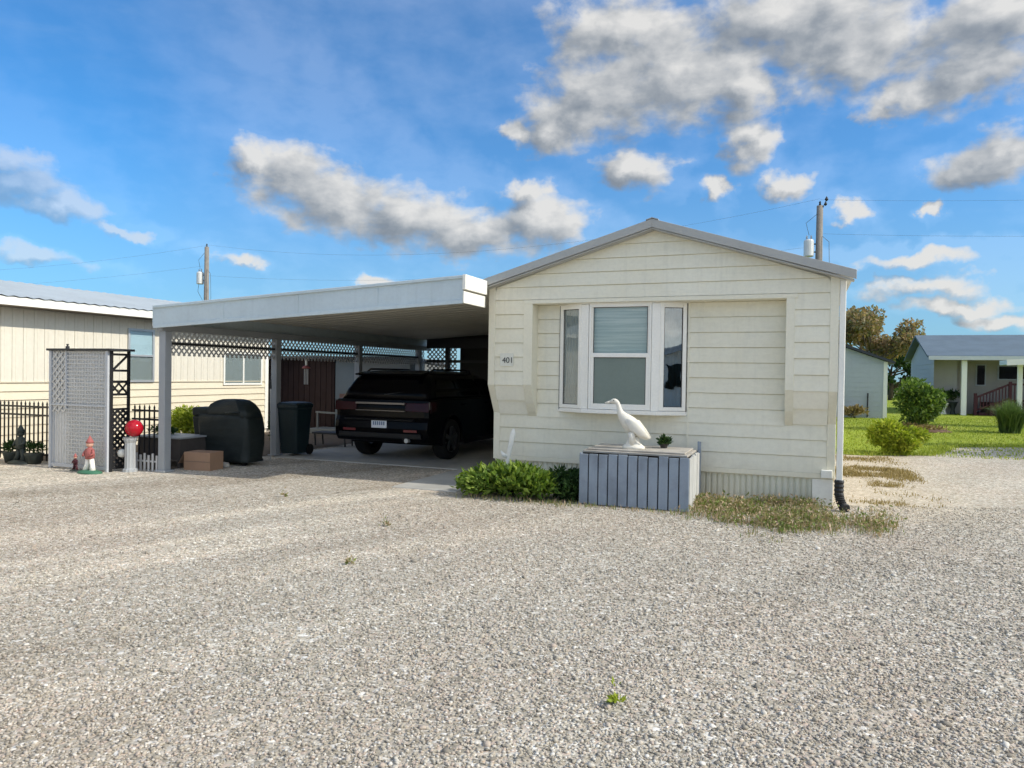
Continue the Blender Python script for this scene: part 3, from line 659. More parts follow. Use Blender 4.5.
def face(mb, pts): mb.quad(*pts)
gl = MB(); gl.quad((-.68,.165,1.17),(.68,.165,1.17),(.60,.316,1.47),(-.60,.316,1.47)); gl.build('rear_window', M['carglass'], car, local=True)
for s_ in (-1,1):
    for ya, yb, ta, tb in ((.42,1.28,.62,1.22),(1.36,2.30,1.30,2.18),(2.38,3.22,2.26,2.72)):
        g = MB(); q = [(s_*.898,ya,1.16),(s_*.898,yb,1.16),(s_*.792,tb,1.475),(s_*.792,ta,1.475)]
        g.quad(*(q if s_ > 0 else q[::-1])); g.build('side_window', M['carglass'], car, local=True)
    rr = MB(); rr.tube([(s_*.66,.62,1.585),(s_*.67,.75,1.645),(s_*.67,2.2,1.645),(s_*.66,2.35,1.585)], .018, 8); rr.build('roof_rail', M['chrome'] if 0 else M['carp'], car, smooth=True, local=True)
    tl = MB(); tl.prism([(s_*.955,.10,.88),(s_*.955,.34,.92),(s_*.955,.30,1.07),(s_*.955,.11,1.08)], (s_*.012,0,0)); tl.prism([(s_*.955,.028,.90),(s_*.955,.048,1.06),(s_*.50,.04,1.05),(s_*.50,.02,.91)], (0,.04,0))
    tl.build('tail_light', M['tail'], car, bevel=.006, local=True)
    gn = MB(); gn.prism([(s_*.962,.05,.95),(s_*.962,.09,.95),(s_*.955,.09,1.08),(s_*.955,.05,1.08)], (s_*.006,0,0)); gn.build('lamp_edge', M['chrome'], car, local=True)
    rfl = MB(); rfl.box(s_*.62-.13,s_*.62+.13,-.012,.004,.545,.585); rfl.build('reflector', M['reflector'], car, local=True)
    mr = MB(); mr.loft([[(s_*(.93+.11+.10*math.cos(t)), 2.92+.05*k, 1.17+.075*math.sin(t)) for t in [2*PI*i/12 for i in range(12)]] for k in (-1,-.2,.8)]); mo = mr.build('wing_mirror', M['car'], car, smooth=True, local=True)
    mg = MB(); mg.loft([[(s_*(.93+.11+.085*math.cos(t)), 2.868+.002*k, 1.17+.06*math.sin(t)) for t in [2*PI*i/12 for i in range(12)]] for k in (-1,0)]); mg.build('mirror_glass', M['chrome'], mo, local=True)
    for yy in (1.45,2.55):
        h_ = MB(); h_.box(s_*.962-.014,s_*.962+.014,yy,yy+.2,.985,1.01); h_.build('door_handle', M['car'], car, bevel=.006, local=True)
    sk_ = MB(); sk_.box(s_*.94-.02,s_*.94+.02,1.46,3.40,.25,.33); sk_.build('sill_cladding', M['carp'], car, bevel=.01, local=True)
cs = MB(); cs.box(-.50,.50,-.002,.055,1.02,1.055); cs.box(-.5,.5,.0,.05,.90,.918); cs.build('tailgate_strip', M['chrome'], car, bevel=.005, local=True)
bp = MB(); bp.box(-.84,.84,-.02,.3,.43,.52); bp.box(-.70,.70,-.05,.1,.735,.765); bp.build('bumper', M['carp'], car, bevel=.02, local=True)
np_ = MB(); np_.box(-.155,.155,-.02,-.006,.605,.765)
po = np_.build('licence_plate', M['plate'], car, bevel=.004, local=True)
lm = MB()
for i in range(6): lm.box(-.12+.042*i,-.095+.042*i,-.024,-.0205,.655,.72)
lm.build('plate_marks', M['plateink'], po, local=True)
wp = MB(); wp.bar((0,.15,1.19),(.42,.19,1.24),.02,.012); wp.build('wiper', M['carp'], car, local=True)
for s_ in (-1,1):
    for yy in (RA,FA):
        t_ = MB(); n = 28; rg = []
        for r_, x_ in ((.235,-.105),(.30,-.125),(.355,-.12),(.372,-.085),(.376,0),(.372,.085),(.355,.12),(.30,.125),(.235,.105)):
            rg.append([(s_*.83+x_, yy+r_*math.cos(2*PI*i/n), WR+r_*math.sin(2*PI*i/n)) for i in range(n)])
        t_.loft(rg, cap=False); w_ = thing('wheel', None, None); w_.parent = car
        t_.build('tyre', M['tyre'], w_, smooth=True, local=True)
        r_ = MB(); xo = s_*.83 + s_*.085
        r_.loft([[(s_*.83+s_*q, yy+.235*math.cos(2*PI*i/n), WR+.235*math.sin(2*PI*i/n)) for i in range(n)] for q in (.105,.02)], cap=False)
        for k in range(5):
            a = 2*PI*k/5+.3; a_ = Vector((xo, yy+.03*math.cos(a), WR+.03*math.sin(a))); b_ = Vector((xo+s_*.015, yy+.24*math.cos(a), WR+.24*math.sin(a)))
            r_.bar(a_, b_, .075, .03, (1,0,0))
        r_.lathe((0,0,0), [(.0,0)]*2, 3) if 0 else r_.loft([[(xo+s_*q, yy+.06*math.cos(2*PI*i/12), WR+.06*math.sin(2*PI*i/12)) for i in range(12)] for q in (-.02,.02)])
        r_.build('rim', M['rim'], w_, local=True)
ex = MB(); ex.tube([(.55,-.02,.40),(.55,.3,.40)], .04, 12); ex.build('exhaust_pipe', M['steel'], car, local=True)

# ================================================================== GOOSE ON ITS BOX
box = thing('planter_box', 'weathered blue grey slatted wooden box standing under the bay window', 'wooden box', (-1.87,9.25,0))
BX0, BX1, BY0, BY1, BH = -2.56, -1.21, 8.78, 9.70, .64
n = 11; pw = (BX1-BX0)/n
for i in range(n):
    s_ = MB(); dz = random.uniform(-.012,.01); s_.box(BX0+pw*i+.007, BX0+pw*(i+1)-.007, BY0-.006*random.random(), BY0+.02, .015, BH+dz); s_.build('front_slat', M['slat'], box, bevel=.004)
for i in range(7):
    w_ = (BY1-BY0-.03)/7; s_ = MB(); s_.box(BX1-.02, BX1+.004*random.random(), BY0+.03+w_*i+.006, BY0+.03+w_*(i+1)-.006, .015, BH+random.uniform(-.012,.02)); s_.build('side_slat', M['slat_lit'], box, bevel=.004)
s_ = MB(); s_.box(BX0+.03,BX1-.05,BY0+.045,BY1-.02,.0,BH-.05); s_.build('box_core', M['dark'], box)
s_ = MB(); s_.box(BX0,BX0+.02,BY0+.03,BY1,.015,BH); s_.build('side_slat', M['slat'], box)
s_ = MB(); s_.box(BX0+.02,BX1-.04,BY0+.10,BY1-.01,BH+.0,BH+.028); s_.box(BX0+.06,BX1-.08,BY0+.16,BY1-.03,BH+.03,BH+.05); s_.build('lid', M['lid'], box, bevel=.006)
s_ = MB(); s_.box(BX1-.03,BX1+.012,BY1-.02,BY1+.02,0,BH+.13); s_.build('corner_stake', M['slat'], box, bevel=.004)
goose = thing('goose_statue', 'white concrete goose statue standing on the slatted wooden box', 'goose statue', (-1.98,9.15,BH+.05))
gb = MB(); gx_, gy_, gz_ = -2.05, 9.15, BH+.05
path = [(.275,.125),(.235,.155),(.165,.215),(.09,.275),(.02,.33),(-.04,.385),(-.078,.435),(-.096,.485),(-.105,.53),(-.118,.565),(-.142,.590),(-.172,.594),(-.198,.587),(-.222,.578)]
rad = [.014,.040,.076,.098,.100,.076,.048,.034,.028,.028,.035,.036,.026,.015]
gb.tube([(gx_+a,gy_,gz_+b) for a, b in path], rad, 18, flat=.85, ref=(0,0,1)); gb.build('body', M['concrete'], goose, smooth=True, sub=1)
bk = MB(); bk.tube([(gx_-.21,gy_,gz_+.582),(gx_-.25,gy_,gz_+.572),(gx_-.285,gy_,gz_+.566)], [.019,.015,.008], 10, flat=1.0); bk.build('beak', M['concrete'], goose, smooth=True)
for s_ in (-1,1):
    wg = MB(); wg.tube([(gx_+.30,gy_+s_*.03,gz_+.14),(gx_+.21,gy_+s_*.07,gz_+.205),(gx_+.10,gy_+s_*.088,gz_+.295),(gx_+.01,gy_+s_*.085,gz_+.36)], [.012,.050,.075,.025], 12, flat=.35, ref=(0,0,1)); wg.build('wing', M['concrete'], goose, smooth=True)
    lg = MB(); lg.tube([(gx_+.09,gy_+s_*.05,gz_+.05),(gx_+.075,gy_+s_*.05,gz_+.21)], [.035,.05], 10); lg.build('leg', M['concrete'], goose, smooth=True)
    ey = MB(); ey.lathe((gx_-.165,gy_+s_*.031,gz_+.602), [(.0001,-.008),(.007,-.004),(.008,0),(.007,.004),(.0001,.008)], 8); ey.build('eye', M['ink'], goose)
bs_ = MB(); bs_.lathe((gx_+.09,gy_,gz_), [(.135,0),(.13,.03),(.105,.05),(.08,.08),(.065,.15)], 20, 1.1, .75); bs_.build('base', M['concrete'], goose, smooth=True)
pt = thing('potted_plant', 'small dark green plant in a low pot behind the goose statue', 'plant', (-1.63,9.45,BH+.05))
mb = MB(); mb.lathe((-1.63,9.45,BH+.05), [(.04,0),(.06,.06),(.055,.06)], 14); mb.build('pot', M['timber'], pt)
P, O = blob_pts(260, (-1.63,9.45,BH+.14), (.11,.10,.08), 5, seed=3); leaves(P, .05, 'foliage', M['lf_dark'], pt, pt.location, .45, .6, O)

# white garden stake leaning by the left wing
st = thing('garden_ornament', 'white leaning bird shaped garden stake behind the leafy bush', 'garden ornament', (-3.82,9.6,0))
mb = MB(); mb.tube([(-3.86,9.6,.0),(-3.85,9.6,.36),(-3.80,9.6,.60),(-3.765,9.6,.78),(-3.755,9.6,.84)], [.012,.03,.038,.04,.012], 10, flat=.5, ref=(1,0,0)); mb.build('body', M['white'], st, smooth=True)
mb = MB(); mb.tube([(-3.85,9.59,.44),(-3.91,9.59,.47),(-3.94,9.59,.52)], [.03,.03,.008], 8, flat=.5); mb.build('wing', M['white'], st, smooth=True)

# bushes in front of the home
b1 = thing('leafy_bush', 'bright green leafy bush at the left corner of the mobile home', 'bush', (-3.62,8.95,0))
P, O = blob_pts(6400, (-3.48,8.90,.165), (.76,.48,.26), 24, .5, seed=12); leaves(P, .092, 'foliage', M['lf_bright'], b1, b1.location, .42, .7, O); stems(b1, (-3.6,8.98,0), (-3.6,8.98,.2), (.5,.45,.3), 26, M['lf_dark'], .007, 4)
b2 = thing('leafy_bush', 'low dark green bush between the bright bush and the slatted box', 'bush', (-2.86,9.2,0))
P, O = blob_pts(3200, (-2.84,9.10,.17), (.36,.36,.27), 10, seed=13); leaves(P, .075, 'foliage', M['lf_dark'], b2, b2.location, .42, .6, O); stems(b2, (-2.86,9.2,0), (-2.86,9.2,.17), (.3,.3,.25), 16, M['bark'], .007, 5)
# weeds and dry grass
def in_poly(fn, pts_bounds):
    x0, x1, y0, y1 = pts_bounds
    def pl():
        while True:
            x, y = random.uniform(x0,x1), random.uniform(y0,y1); k = fn(x,y)
            if random.random() < k: return (x, y, 0, .5+.5*min(1,k*1.3))
    return pl
from mathutils import noise as mn
def clumpy(x, y, s=3.1): return max(0, min(1, .5+1.1*mn.noise((x*s*.55, y*s*.55, 3.3))+.5*mn.noise((x*s*1.7, y*s*1.7, 1.1))))
def wfn(x, y):
    yl = 7.55 + .75*abs(x+.25)**1.3 + .18*math.sin(x*5) + .10*math.sin(x*13+1)
    e = min(1, max(0, (y-yl)/1.0))**1.3; return e*clumpy(x,y)**1.6*(1 if x < .8 else max(0,1-(x-.8)/.3))
w1 = blades(5200, in_poly(wfn, (-1.4,1.1,7.3,9.95)), .15, .0045, 'weeds', M['lf_weed'], lean=.9); tag(w1, 'dry brown and green weeds along the foot of the front wall', 'weeds', kind='stuff')
g_ = np.random.default_rng(5); P = []
while len(P) < 4200:
    x, y = g_.uniform(-1.4,1.1), g_.uniform(7.3,9.9)
    if g_.random() < wfn(x,y): P.append((x,y,.01+.11*g_.random()))
w2 = leaves(np.array(P), .045, 'weed_leaves', M['lf_weed'], None, (0,0,0), .4, .5); tag(w2, 'low dry weed foliage along the foot of the front wall', 'weeds', kind='stuff')
def gfn(x, y): return clumpy(x, y, 2.6)**2.4*min(1, max(0, 1-abs((x-1.05)/.85)**1.4))*(1 if 12.2 < y < 14.6 else .30)
w3 = blades(6500, in_poly(gfn, (.42,2.0,10.4,17.0)), .09, .005, 'dry_grass', M['lf_dry'], lean=1.0); tag(w3, 'straw coloured dry grass on the sandy ground right of the home', 'dry grass', kind='stuff')
def efn(x, y): return 1.0
edge = [(-1,17.2),(1.2,17.1),(2.6,17.8),(3.3,20.2),(4.8,21.2),(9,22.2),(22,23)]
def epl():
    i = random.choices(range(len(edge)-1), weights=[math.hypot(edge[j+1][0]-edge[j][0],edge[j+1][1]-edge[j][1]) for j in range(len(edge)-1)])[0]
    t = random.random(); return (edge[i][0]*(1-t)+edge[i+1][0]*t + random.gauss(0,.12), edge[i][1]*(1-t)+edge[i+1][1]*t + abs(random.gauss(0,.4))-.04, 0)
w4 = blades(7000, epl, .10, .008, 'lawn_edge_grass', M['lf_grass'], lean=.8); tag(w4, 'bright green grass fringe where the lawn meets the gravel', 'grass', kind='stuff')
def lpl(): return (random.uniform(.2,12), random.uniform(17.6,37), .01)
w5 = blades(26000, lpl, .055, .010, 'lawn_grass', M['lf_grass'], lean=.9); tag(w5, 'short bright green lawn grass in front of the grey house', 'grass', kind='stuff')
# weeds along the box and bush feet and under the fence
def bpl():
    r = random.random()
    if r < .45: return (random.uniform(-3.3,-1.2), random.gauss(8.66,.06), 0)
    return (random.uniform(-4.1,-2.6), random.gauss(8.55,.10)+.15*abs(random.gauss(0,1)), 0)
w6 = blades(700, bpl, .07, .004, 'stray_weeds', M['lf_weed'], lean=.9); tag(w6, 'thin weeds at the foot of the box and the bush', 'weeds', kind='stuff')
for i, (px, py, r_, lb) in enumerate(((-.80,3.48,.04,'small bright green weed alone in the near gravel'),(-3.99,6.59,.05,'thin grey green weed in the gravel before the carport'),(-3.46,5.16,.03,'tiny grey weed in the gravel left of the near green weed'),(-6.1,7.6,.05,'sparse weed in the gravel in front of the parked car'))):
    t_ = thing('weed_tuft', lb, 'weed', (px,py,0)); P, O = blob_pts(46, (px,py,.025), (r_,r_,.03), 4, seed=40+i); leaves(P, .035, 'foliage', M['lf_yellow'] if i == 0 else M['lf_weed'], t_, t_.location, .4, .6, O)

# ================================================================== GARDEN CORNER ON THE LEFT
tr = thing('trellis_screen', 'tall grey lattice screen with dark ornamental side beside the iron fence', 'trellis', (-10.6,8.3,0))
TX0, TX1, TY0, TY1, TZ = -11.17, -9.93, 8.22, 8.56, 1.87
f = MB()
for x in (TX0,TX1): f.box(x-.025,x+.025,TY0-.025,TY0+.025,0,TZ)
f.box(TX0+.025,TX1-.025,TY0-.02,TY0+.02,.03,.08); f.box(TX0+.025,TX1-.025,TY0-.02,TY0+.02,1.0,1.03); f.box(TX0+.33,TX0+.36,TY0-.018,TY0+.018,.95,TZ)
f.build('frame', mat('trellis_grey', (.50,.52,.55), .7), tr, bevel=.004)
f = MB(); f.box(TX0+.02,TX1-.02,TY0+.024,TY0+.034,.03,TZ); f.build('backing_mesh', mat('mesh_grey', (.86,.87,.88), .7, .25, 2.5, .3, 60), tr)
f = MB(); lattice(f, (TX0+.03,TY0,.9), (1,0,0), (0,0,1), .32, .95, .085, .030, .008)
z = .1
while z < TZ: f.box(TX0+.36,TX1-.03,TY0-.008,TY0-.002,z,z+.018); z += .06
x = TX0+.04
while x < TX1: f.box(x,x+.018,TY0-.001,TY0+.006,.08,TZ); x += .06
f.build('lattice_panel', M['lattice'], tr)
f = MB()
for y in (TY0+.03,TY1): f.box(TX1+.026,TX1+.056,y-.02,y+.02,0,TZ)
for z in (.04,.5,.95,1.18,1.38,1.55,1.8): f.box(TX1+.03,TX1+.052,TY0+.05,TY1-.02,z,z+.035)
lattice(f, (TX1+.04,TY0+.05,1.20), (0,1,0), (0,0,1), TY1-TY0-.07, .2, .10, .028, .01)
lattice(f, (TX1+.04,TY0+.05,.06), (0,1,0), (0,0,1), TY1-TY0-.07, .9, .07, .034, .01)
f.bar((TX1+.04,TY0+.06,1.58),(TX1+.04,TY1-.03,1.80),.03,.02,(1,0,0))
f.build('side_panel', M['iron'], tr)
f = MB(); f.box(TX0-.06,TX1+.12,TY0-.05,TY1+.05,TZ,TZ+.035); f.build('top_cap', M['rail'], tr, bevel=.005)
f = MB(); f.lathe((TX1+.075,TY0+.2,.28), [(.0001,-.07),(.05,-.05),(.07,0),(.05,.05),(.0001,.07)], 14); f.build('white_ball', M['white'], tr, smooth=True)
f = MB(); f.lathe((TX0+.1,TY0+.2,TZ+.035), [(.03,0),(.03,.04),(.012,.05),(.022,.08)], 10); f.build('finial', M['rail'], tr)
def fence(x0, x1, y, name, label, posts):
    t_ = thing(name, label, 'fence', ((x0+x1)/2,y,0)); f = MB(); x = x0+.05
    while x < x1-.03:
        f.box(x-.009,x+.009,y-.009,y+.009,.03,.98); f.add([(x-.012,y-.012,.98),(x+.012,y-.012,.98),(x+.012,y+.012,.98),(x-.012,y+.012,.98),(x,y,1.04)], [(3,2,1,0),(0,1,4),(1,2,4),(2,3,4),(3,0,4)]); x += .105
    f.build('pickets', M['iron'], t_)
    for z in (.12,.78,.92): r_ = MB(); r_.box(x0,x1,y-.014,y+.014,z,z+.03); r_.build('rail', M['iron'], t_)
    for x in posts: p_ = MB(); p_.box(x-.025,x+.025,y-.025,y+.025,0,1.03); p_.lathe((x,y,1.03), [(.03,0),(.035,.03),(.0001,.06)], 8); p_.build('post', M['iron'], t_)
fence(-14.6,-11.36,8.55,'iron_fence','black iron picket fence at the far left beside the trellis screen',(-13.4,-11.4))
fence(-10.05,-9.30,8.78,'iron_fence','short black iron picket fence between trellis screen and carport post',())
# gazing ball on pedestal
gz = thing('gazing_ball', 'shiny red gazing ball on a pale grey fluted pedestal', 'gazing ball', (-9.60,8.42,0))
f = MB(); n = 24
f.loft([[(-9.68+r*(1+.10*(k%2))*math.cos(2*PI*k/n), 8.42+r*(1+.10*(k%2))*math.sin(2*PI*k/n), z) for k in range(n)] for r, z in ((.10,0),(.10,.04),(.075,.06),(.07,.45),(.09,.50),(.095,.54))]); f.build('pedestal', M['steel'], gz)
f = MB(); f.lathe((-9.60,8.42,.68), [(max(.0001,.132*math.sin(PI*i/16)), -.132*math.cos(PI*i/16)) for i in range(17)], 28); f.build('ball', M['red'], gz, smooth=True)
# small picket edging
ed = thing('garden_edging', 'low white picket edging between the pedestal and the carport post', 'edging', (-9.55,8.62,0))
f = MB()
for i in range(7): f.box(-9.86+.085*i,-9.86+.085*i+.035,8.60,8.615,0,.25+.03*(i%2))
f.build('pickets', M['lattice'], ed); f = MB(); f.box(-9.88,-9.28,8.616,8.63,.14,.165); f.build('rail', M['lattice'], ed)
# raised dark planter behind
rb = thing('raised_planter', 'dark timber raised planter behind the gazing ball', 'planter', (-9.9,9.6,0))
f = MB(); f.box(-10.35,-9.42,9.15,9.75,.12,.46)
for x in (-10.31,-9.46):
    for y in (9.19,9.71): f.box(x-.035,x+.035,y-.035,y+.035,0,.118)
f.build('trough', M['timber'], rb, bevel=.008); f = MB(); f.box(-10.38,-9.39,9.12,9.78,.462,.49); f.build('rim', M['postgrey'], rb, bevel=.004)
P, O = blob_pts(420, (-10.1,9.45,.53), (.22,.2,.10), 6, seed=21); leaves(P, .07, 'foliage', M['lf_dark'], rb, rb.location, .4, .7, O)
ys = thing('yellow_shrub', 'yellow green shrub glowing behind the raised planter and grill', 'shrub', (-11.65,11.6,0))
P, O = blob_pts(2600, (-11.65,11.6,.48), (.55,.45,.45), 9, seed=23); leaves(P, .09, 'foliage', M['lf_yellow'], ys, ys.location, .4, .6, O); stems(ys, (-11.65,11.6,0), (-11.65,11.6,.4), (.5,.4,.4), 12, M['bark'], .01, 6)
gs = thing('green_shrub', 'small green shrub behind the second carport post', 'shrub', (-9.75,12.0,0))
P, O = blob_pts(900, (-9.75,12.0,.4), (.25,.25,.42), 6, seed=29); leaves(P, .07, 'foliage', M['lf_dark'], gs, gs.location, .4, .6, O); stems(gs, (-9.75,12,0), (-9.75,12,.4), (.2,.2,.4), 8, M['bark'], .008, 8)
# statues
def gnome(name, label, x, y, h, coat, legs, cap, base, basecol):
    t_ = thing(name, label, 'statue', (x,y,0)); k = h
    f = MB(); f.lathe((x,y,0), [(.30*k,0),(.27*k,.05*k),(.16*k,.09*k)], 16, 1.3, .8); f.build('base', basecol, t_, smooth=True)
    for s_ in (-1,1):
        f = MB(); f.tube([(x+s_*.13*k,y-.02*k,.07*k),(x+s_*.10*k,y,.2*k),(x+s_*.055*k,y,.40*k)], [.075*k,.06*k,.065*k], 10); f.build('leg', legs, t_, smooth=True)
    f = MB(); f.lathe((x,y,.38*k), [(.12*k,0),(.135*k,.07*k),(.12*k,.18*k),(.09*k,.27*k),(.05*k,.31*k)], 16, 1, .8); f.build('coat', coat, t_, smooth=True)
    for s_ in (-1,1):
        f = MB(); f.tube([(x+s_*.10*k,y,.62*k),(x+s_*.17*k,y-.03*k,.52*k),(x+s_*.10*k,y-.12*k,.47*k)], [.045*k,.04*k,.03*k], 8); f.build('arm', coat, t_, smooth=True)
    f = MB(); f.lathe((x,y,.76*k), [(max(.0001,.085*k*math.sin(PI*i/10)), -.085*k*math.cos(PI*i/10)) for i in range(11)], 14)
    f.lathe((x,y-.085*k,.755*k), [(.0001,-.02*k),(.02*k,0),(.0001,.02*k)], 8); f.build('head', M['pinkskin'] if base else coat, t_, smooth=True)
    f = MB(); f.lathe((x,y,.80*k), [(.10*k,0),(.08*k,.05*k),(.045*k,.12*k),(.0001,.2*k)], 14); f.build('cap', cap, t_, smooth=True)
    return t_
gnome('garden_statue', 'red and white garden figure on a green base before the trellis screen', -10.05, 8.02, .58, M['redpaint'], M['white'], M['redpaint'], True, M['greenpaint'])
gnome('garden_statue', 'small dark red garden figure left of the red and white one', -10.46, 8.10, .28, M['maroon'], M['maroon'], M['redpaint'], True, M['bronze'])
st_ = gnome('garden_statue', 'dark weathered garden statue in front of the iron fence', -12.02, 8.32, .66, M['bronze'], M['bronze'], M['bronze'], False, M['bronze'])
bird = thing('planter_pot', 'dark low pot of flowers at the foot of the iron fence', 'pot', (-11.7,8.9,0))
f = MB(); f.lathe((-11.7,8.9,0), [(.12,0),(.17,.2),(.19,.22),(.16,.22)], 16); f.build('pot', M['bronze'], bird, smooth=True)
P, O = blob_pts(260, (-11.7,8.9,.3), (.2,.18,.12), 5, seed=31); leaves(P, .05, 'foliage', M['lf_weed'], bird, bird.location, .5, .5, O)
for i, (x, y) in enumerate(((-12.28,8.36),(-11.78,8.38))):
    q = thing('planter_pot', ('dark shaggy potted plant left of the weathered statue','dark shaggy potted plant right of the weathered statue')[i], 'pot', (x,y,0))
    f = MB(); f.lathe((x,y,0), [(.10,0),(.14,.16),(.15,.18),(.13,.18)], 14); f.build('pot', M['bronze'], q, smooth=True)
    P, O = blob_pts(320, (x,y,.26), (.2,.16,.13), 5, seed=33+i); leaves(P, .06, 'foliage', M['lf_dark'], q, q.location, .4, .7, O)
# covered grill
gr = thing('covered_grill', 'barbecue grill under a black fitted cover beside the carport post', 'grill', (-9.05,10.0,0))
gcx, gcy = -9.05, 9.95; f = MB(); rings = []
def gring(z, x0, x1, d, rr=.12):
    pts = []
    for cx_, cy_, a in ((x1-rr,gcy-d+rr,270),(x1-rr,gcy+d-rr,0),(x0+rr,gcy+d-rr,90),(x0+rr,gcy-d+rr,180)):
        for i in range(6):
            t = math.radians(a+90*i/5); pts.append((cx_+rr*math.cos(t)+.012*math.sin(17*t+z*9), cy_+rr*math.sin(t)+.014*math.cos(13*t+z*7), z))
    return pts
f.loft([gring(.06,-9.58,-8.56,.27),gring(.10,-9.56,-8.58,.26),gring(.35,-9.60,-8.55,.255),gring(.62,-9.63,-8.55,.26),gring(.78,-9.66,-8.57,.26),gring(.845,-9.65,-8.60,.25)])
f.loft([gring(.80,-9.50,-8.57,.25),gring(.92,-9.48,-8.62,.24),gring(1.02,-9.42,-8.70,.21),gring(1.08,-9.32,-8.78,.17),gring(1.105,-9.22,-8.88,.12,.08),gring(1.11,-9.12,-8.96,.07,.03)])
f.build('cover', M['cover'], gr, smooth=True)
f = MB(); f.box(-9.81,-9.44,9.78,10.22,.80,.955); f.prism([(-9.81,9.78,.80),(-9.62,9.78,.80),(-9.62,9.78,.12),(-9.70,9.78,.12)], (0,.4,0)); f.build('side_shelf_cover', M['cover'], gr, bevel=.03)
f = MB(); f.tube([(-9.0,9.70,.88),(-8.7,9.69,.90)], .016, 8); f.build('handle_fold', M['cover'], gr, smooth=True)
for x in (-9.5,-8.66):
    f = MB(); f.tube([(x-.02,9.78,.06),(x+.02,9.78,.06)], .06, 14); f.build('caster', M['tyre'], gr)
gc = thing('tool_handle', 'thin grey stick standing behind the covered grill', 'stick', (-8.75,10.55,0))
f = MB(); f.tube([(-8.75,10.55,0),(-8.82,10.6,1.42)], .009, 6); f.build('shaft', M['steel'], gc)
f = MB(); f.tube([(-8.80,10.59,1.28),(-8.83,10.61,1.45)], .016, 8); f.build('grip', M['rail'], gc)
jug = thing('stone_lump', 'pale round stone on the slab in front of the covered grill', 'stone', (-8.82,9.5,.0))
f = MB(); f.lathe((-8.82,9.5,.0), [(.07,0),(.085,.03),(.06,.075),(.0001,.09)], 12, 1.2, .9); f.build('stone', M['lid'], jug, smooth=True)
# carton
cb = thing('cardboard_box', 'brown cardboard box lying by the front carport post', 'cardboard box', (-8.93,9.15,0), rz=.12)
f = MB(); f.box(-.23,.25,-.17,.17,.0,.29); f.build('box', M['card'], cb, local=True, bevel=.004)
f = MB(); f.box(-.23,.25,-.173,-.1705,.135,.15); f.build('tape', M['cardd'], cb, local=True)
f = MB(); f.prism([(-.232,-.16,.285),(-.232,.16,.285),(-.34,.16,.10),(-.34,-.16,.10)], (-.004,0,0)); f.build('open_flap', M['cardd'], cb, local=True)
# wheelie bin
wb = thing('wheelie_bin', 'dark teal wheeled rubbish bin beside the second carport post', 'bin', (-8.92,11.42,.02))
f = MB()
def bring(z, w_, d_): 
    rr = .05; pts = []
    for cx_, cy_, a in ((w_-rr,-d_+rr,270),(w_-rr,d_-rr,0),(-w_+rr,d_-rr,90),(-w_+rr,-d_+rr,180)):
        for i in range(5): t = math.radians(a+90*i/4); pts.append((cx_+rr*math.cos(t), cy_+rr*math.sin(t), z))
    return pts
f.loft([bring(.04,.18,.19),bring(.10,.185,.20),bring(.86,.225,.245),bring(.90,.24,.26),bring(.93,.24,.26)]); f.build('bin_body', M['bin'], wb, local=True)
f = MB(); f.loft([bring(.932,.245,.265),bring(.96,.245,.265),bring(.99,.21,.23),bring(1.0,.15,.17)]); f.build('lid', M['bin'], wb, local=True, smooth=False, bevel=.004)
f = MB(); f.tube([(-.17,.30,.93),(.17,.30,.93)], .016, 8); f.build('handle', M['bin'], wb, local=True)
for s_ in (-1,1): f = MB(); f.tube([(s_*.17,.20,.1),(s_*.21,.20,.1)], .1, 18); f.build('wheel', M['tyre'], wb, local=True)
# low dark stool/bench at the back
lb_ = thing('garden_bench', 'low dark metal bench in front of the grey door behind the carport', 'bench', (-9.35,13.3,.0))
f = MB(); f.box(-9.75,-8.85,13.05,13.4,.27,.31); f.build('seat', M['rail'], lb_, bevel=.008)
for x in (-9.70,-8.95):
    for y in (13.09,13.36): f = MB(); f.tube([(x,y,.27),(x+.02,y,.02)], .018, 8); f.build('leg', M['rail'], lb_)

# ================================================================== NEIGHBOUR ON THE LEFT
nb = thing('neighbour_home', 'long pale yellow mobile home with white corrugated roof edge on the left', 'mobile home', (-13.1,5,0))
NX, NY0, NY1 = -13.0, -6.0, 15.5
f = MB(); f.box(-17.5,NX-.02,NY0,NY1,0,2.66); f.build('wall', M['nbwall'], nb)
f = MB(); y = NY0+.04
while y < NY1-.05:
    f.box(NX-.02,NX-.006,y,min(y+.193,NY1-.03),1.34,2.64); f.box(NX-.02,NX-.003,y+.06,y+.085,1.34,2.64); y += .20
f.build('upper_panel', M['nbwall'], nb)
f = MB(); n = 8
for i in range(n):
    za, zb = 1.32-1.22*i/n, 1.32-1.22*(i+1)/n
    f.quad((NX-.012,NY0,za),(NX+.012,NY0,zb),(NX+.012,NY1,zb),(NX-.012,NY1,za)); f.quad((NX+.012,NY0,zb),(NX-.012,NY0,zb),(NX-.012,NY1,zb),(NX+.012,NY1,zb))
f.build('lower_siding', M['nbsiding'], nb)
f = MB(); f.box(NX-.02,NX+.016,NY0,NY1,1.322,1.338); f.build('band_strip', M['nbsiding'], nb)
f = MB(); f.box(NX-.04,NX+.02,NY1-.10,NY1+.02,.1,2.64); f.build('corner_trim', M['white'], nb)
f = MB(); f.box(NX-.02,NX+.42,NY0-.3,NY1+.15,2.655,2.672); nbr = f.build('eave_soffit', mat('nb_soffit_shaded', (.20,.17,.135), .7), nb)  # shadow under the eave put into the soffit's dark colour
f = MB(); f.box(NX+.422,NX+.445,NY0-.3,NY1+.15,2.655,2.80); f.build('fascia', M['white'], nb, bevel=.004)
f = MB(); k = int((NY1+.15-NY0+.3)/.11); ye = NY0-.3
